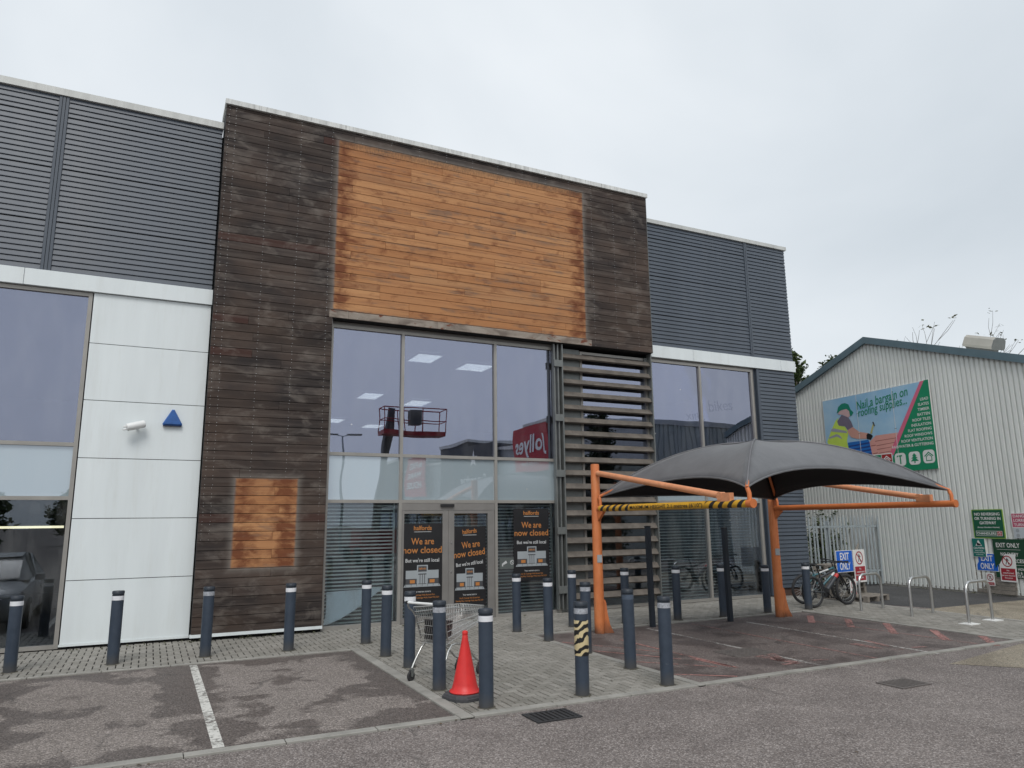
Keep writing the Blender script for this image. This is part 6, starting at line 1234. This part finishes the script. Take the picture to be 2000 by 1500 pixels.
# red boom lift
YB = 2*YG-29.5; A0 = virt(AY(742, 858, 29.5)); A1 = virt(AY(863, 845, 29.5)); zt = AY(800, 797, 29.5).z; zf = (A0.z+A1.z)/2
lift = thing('boom_lift', 'red boom lift with raised basket mirrored in the glazing', 'boom lift', (9.5, YB-4, 0)); MAT['liftred'] = paint('lift_red', (0.30, 0.018, 0.025), 0.45, 0, 0.15, 3.0)
def LT(name, mat, fn, smooth=False): m = MB(); fn(m); return m.build(name, MAT[mat], lift, smooth=smooth)
x0, x1, y0, y1 = A0.x, A1.x, YB-0.45, YB+0.45; hr_ = zt-zf
LT('basket_floor', 'liftred', lambda m: m.box(x0, x1, y0, y1, zf-0.02, zf+0.16))
def rails(m):
    for z in (zf+0.55*hr_, zf+hr_): m.tube([(x0,y0,z), (x1,y0,z), (x1,y1,z), (x0,y1,z)], 0.024, 6, closed=True)
    for x in (x0, x0+(x1-x0)*0.33, x0+(x1-x0)*0.62, x1):
        for y in (y0, y1): m.tube([(x,y,zf+0.1), (x,y,zf+hr_)], 0.024, 6)
LT('basket_rail', 'liftred', rails); LT('control_box', 'print_dark', lambda m: m.box(x0+(x1-x0)*0.42, x0+(x1-x0)*0.60, y1-0.25, y1+0.05, zf+0.45, zf+hr_-0.1))
bx = x0+(x1-x0)*0.22; base = virt(G(731, 1098)); base.z = 1.6
LT('jib', 'print_dark', lambda m: (m.tube([(bx+0.05, YB-0.55, zf+1.3), (bx-0.05, YB-0.7, zf+0.2), (bx-0.2, YB-0.8, zf-0.7)], [0.17,0.22,0.20], 8)))
LT('boom', 'rowgrey', lambda m: (m.tube([(bx-0.2, YB-0.8, zf-0.5), base], [0.16, 0.26], 8)))
LT('chassis', 'liftred', lambda m: (m.box(base.x-1.1, base.x+1.1, base.y-1.3, base.y+1.3, 0.5, 1.0), m.box(base.x-0.9, base.x+0.9, base.y-1.6, base.y+0.9, 1.05, 1.7)))
for sx_ in (-1, 1):
    for sy_ in (-1, 1): LT('wheel', 'rubber', lambda m: m.lathe([(0.2,-0.16), (0.45,-0.15), (0.48,-0.08), (0.48,0.08), (0.45,0.15), (0.2,0.16)], (base.x+sx_*1.15, base.y+sy_*1.0, 0.48), 20, axis='X'), True)
# car parked in the next bay to the left, mirrored in the lower left window
car = thing('parked_car', 'silver hatchback parked left of the bay, mirrored in the left window', 'car', (-3.0, 10.0, 0)); MAT['carpaint'] = paint('silver_car_paint', (0.42, 0.43, 0.44), 0.28, 0.5, 0.05, 2.0); MAT['carglass'] = paint('car_glass', (0.02, 0.022, 0.025), 0.08)
ST = [(2.05,0.62,0.30,0.62), (1.95,0.78,0.22,0.72), (1.55,0.86,0.20,0.86), (0.95,0.88,0.20,0.95), (0.0,0.89,0.20,0.98), (-1.0,0.89,0.20,1.0), (-1.7,0.87,0.22,1.0), (-2.0,0.80,0.28,0.92), (-2.07,0.68,0.36,0.80)]
m = MB(); vs = []; 
for y, hw, z0, z1 in ST: vs += [(-3+hw*a, 10+y, z0+(z1-z0)*b) for a, b in ((-0.86,0), (-1,0.18), (-1,0.62), (-0.93,0.92), (-0.72,1), (0.72,1), (0.93,0.92), (1,0.62), (1,0.18), (0.86,0))]
m.add(vs, [(i*10+j, i*10+(j+1) % 10, (i+1)*10+(j+1) % 10, (i+1)*10+j) for i in range(len(ST)-1) for j in range(10)]+[tuple(range(9,-1,-1)), tuple((len(ST)-1)*10+j for j in range(10))]); m.build('body', MAT['carpaint'], car, smooth=True)
CB = [(1.0,0.72,0.94,0.955), (0.25,0.66,0.96,1.40), (-0.5,0.65,0.97,1.47), (-1.3,0.63,0.98,1.42), (-1.95,0.66,0.96,1.0)]
m = MB(); vs = []
for y, hw, z0, z1 in CB: vs += [(-3-hw*1.12, 10+y, z0), (-3-hw*0.86, 10+y, z1), (-3+hw*0.86, 10+y, z1), (-3+hw*1.12, 10+y, z0)]
m.add(vs, [(i*4+j, i*4+j+1, i*4+j+5, i*4+j+4) for i in range(len(CB)-1) for j in range(3)]); m.build('greenhouse', MAT['carglass'], car, smooth=True)
m = MB(); m.add([(-3+a*hw*0.80, 10+y, z1+0.012) for y, hw, z0, z1 in CB[1:4] for a in (-1, 1)], [(0,1,3,2), (2,3,5,4)]); m.build('roof', MAT['carpaint'], car)
for s_ in (-1, 1):
    for y in (1.28, -1.30):
        m = MB(); m.lathe([(0.0,-0.09), (0.22,-0.09), (0.30,-0.10), (0.32,-0.06), (0.32,0.06), (0.30,0.10), (0.22,0.09), (0.0,0.09)], (-3+s_*0.80, 10+y, 0.32), 24, axis='X'); wq = m.build('wheel', MAT['rubber'], car, smooth=True); m = MB(); m.lathe([(0.0,0), (0.19,0), (0.20,0.012), (0.20,0.018)], (-3+s_*0.905, 10+y, 0.32), 10, axis='X'); m.build('rim', MAT['chrome'], wq)
    m = MB(); m.box(-3+s_*0.62-0.17, -3+s_*0.62+0.17, 11.90, 11.995, 0.56, 0.70); m.build('headlight', MAT['sign_white'], car)
    m = MB(); m.box(-3+s_*0.95-0.09, -3+s_*0.95+0.09, 10.55, 10.68, 0.93, 1.06); m.build('door_mirror', MAT['carpaint'], car)

# dead leaves and grit caught along the kerbs and in the paving
m = MB()
for _ in range(260):
    k_ = random.random()
    if k_ < 0.35: p = Vector((random.uniform(-2.5, 13), 7.55+random.gauss(0, 0.06), 0.012))
    elif k_ < 0.6: p = Vector((random.uniform(-2, 8.4), 14.42+random.gauss(0, 0.08), 0.03))
    elif k_ < 0.8: p = Vector((random.uniform(3.3, 6.2), random.uniform(7.8, 12.3), 0.028))
    else: p = Vector((random.uniform(-1, 12), random.uniform(4.5, 12.2), 0.014))
    s_ = random.uniform(0.008, 0.024); a = random.uniform(0, 6.28); d1 = Vector((math.cos(a), math.sin(a), random.uniform(-.2,.2)))*s_; d2 = Vector((-math.sin(a), math.cos(a), random.uniform(0,.4)))*s_*0.55
    m.add([p-d1, p-d2*0.8, p+d1, p+d2], [(0,1,2,3)])
m.build('leaf_litter', leafm('dead_leaves', (0.05, 0.035, 0.02), (0.16, 0.11, 0.06)), kind='stuff')
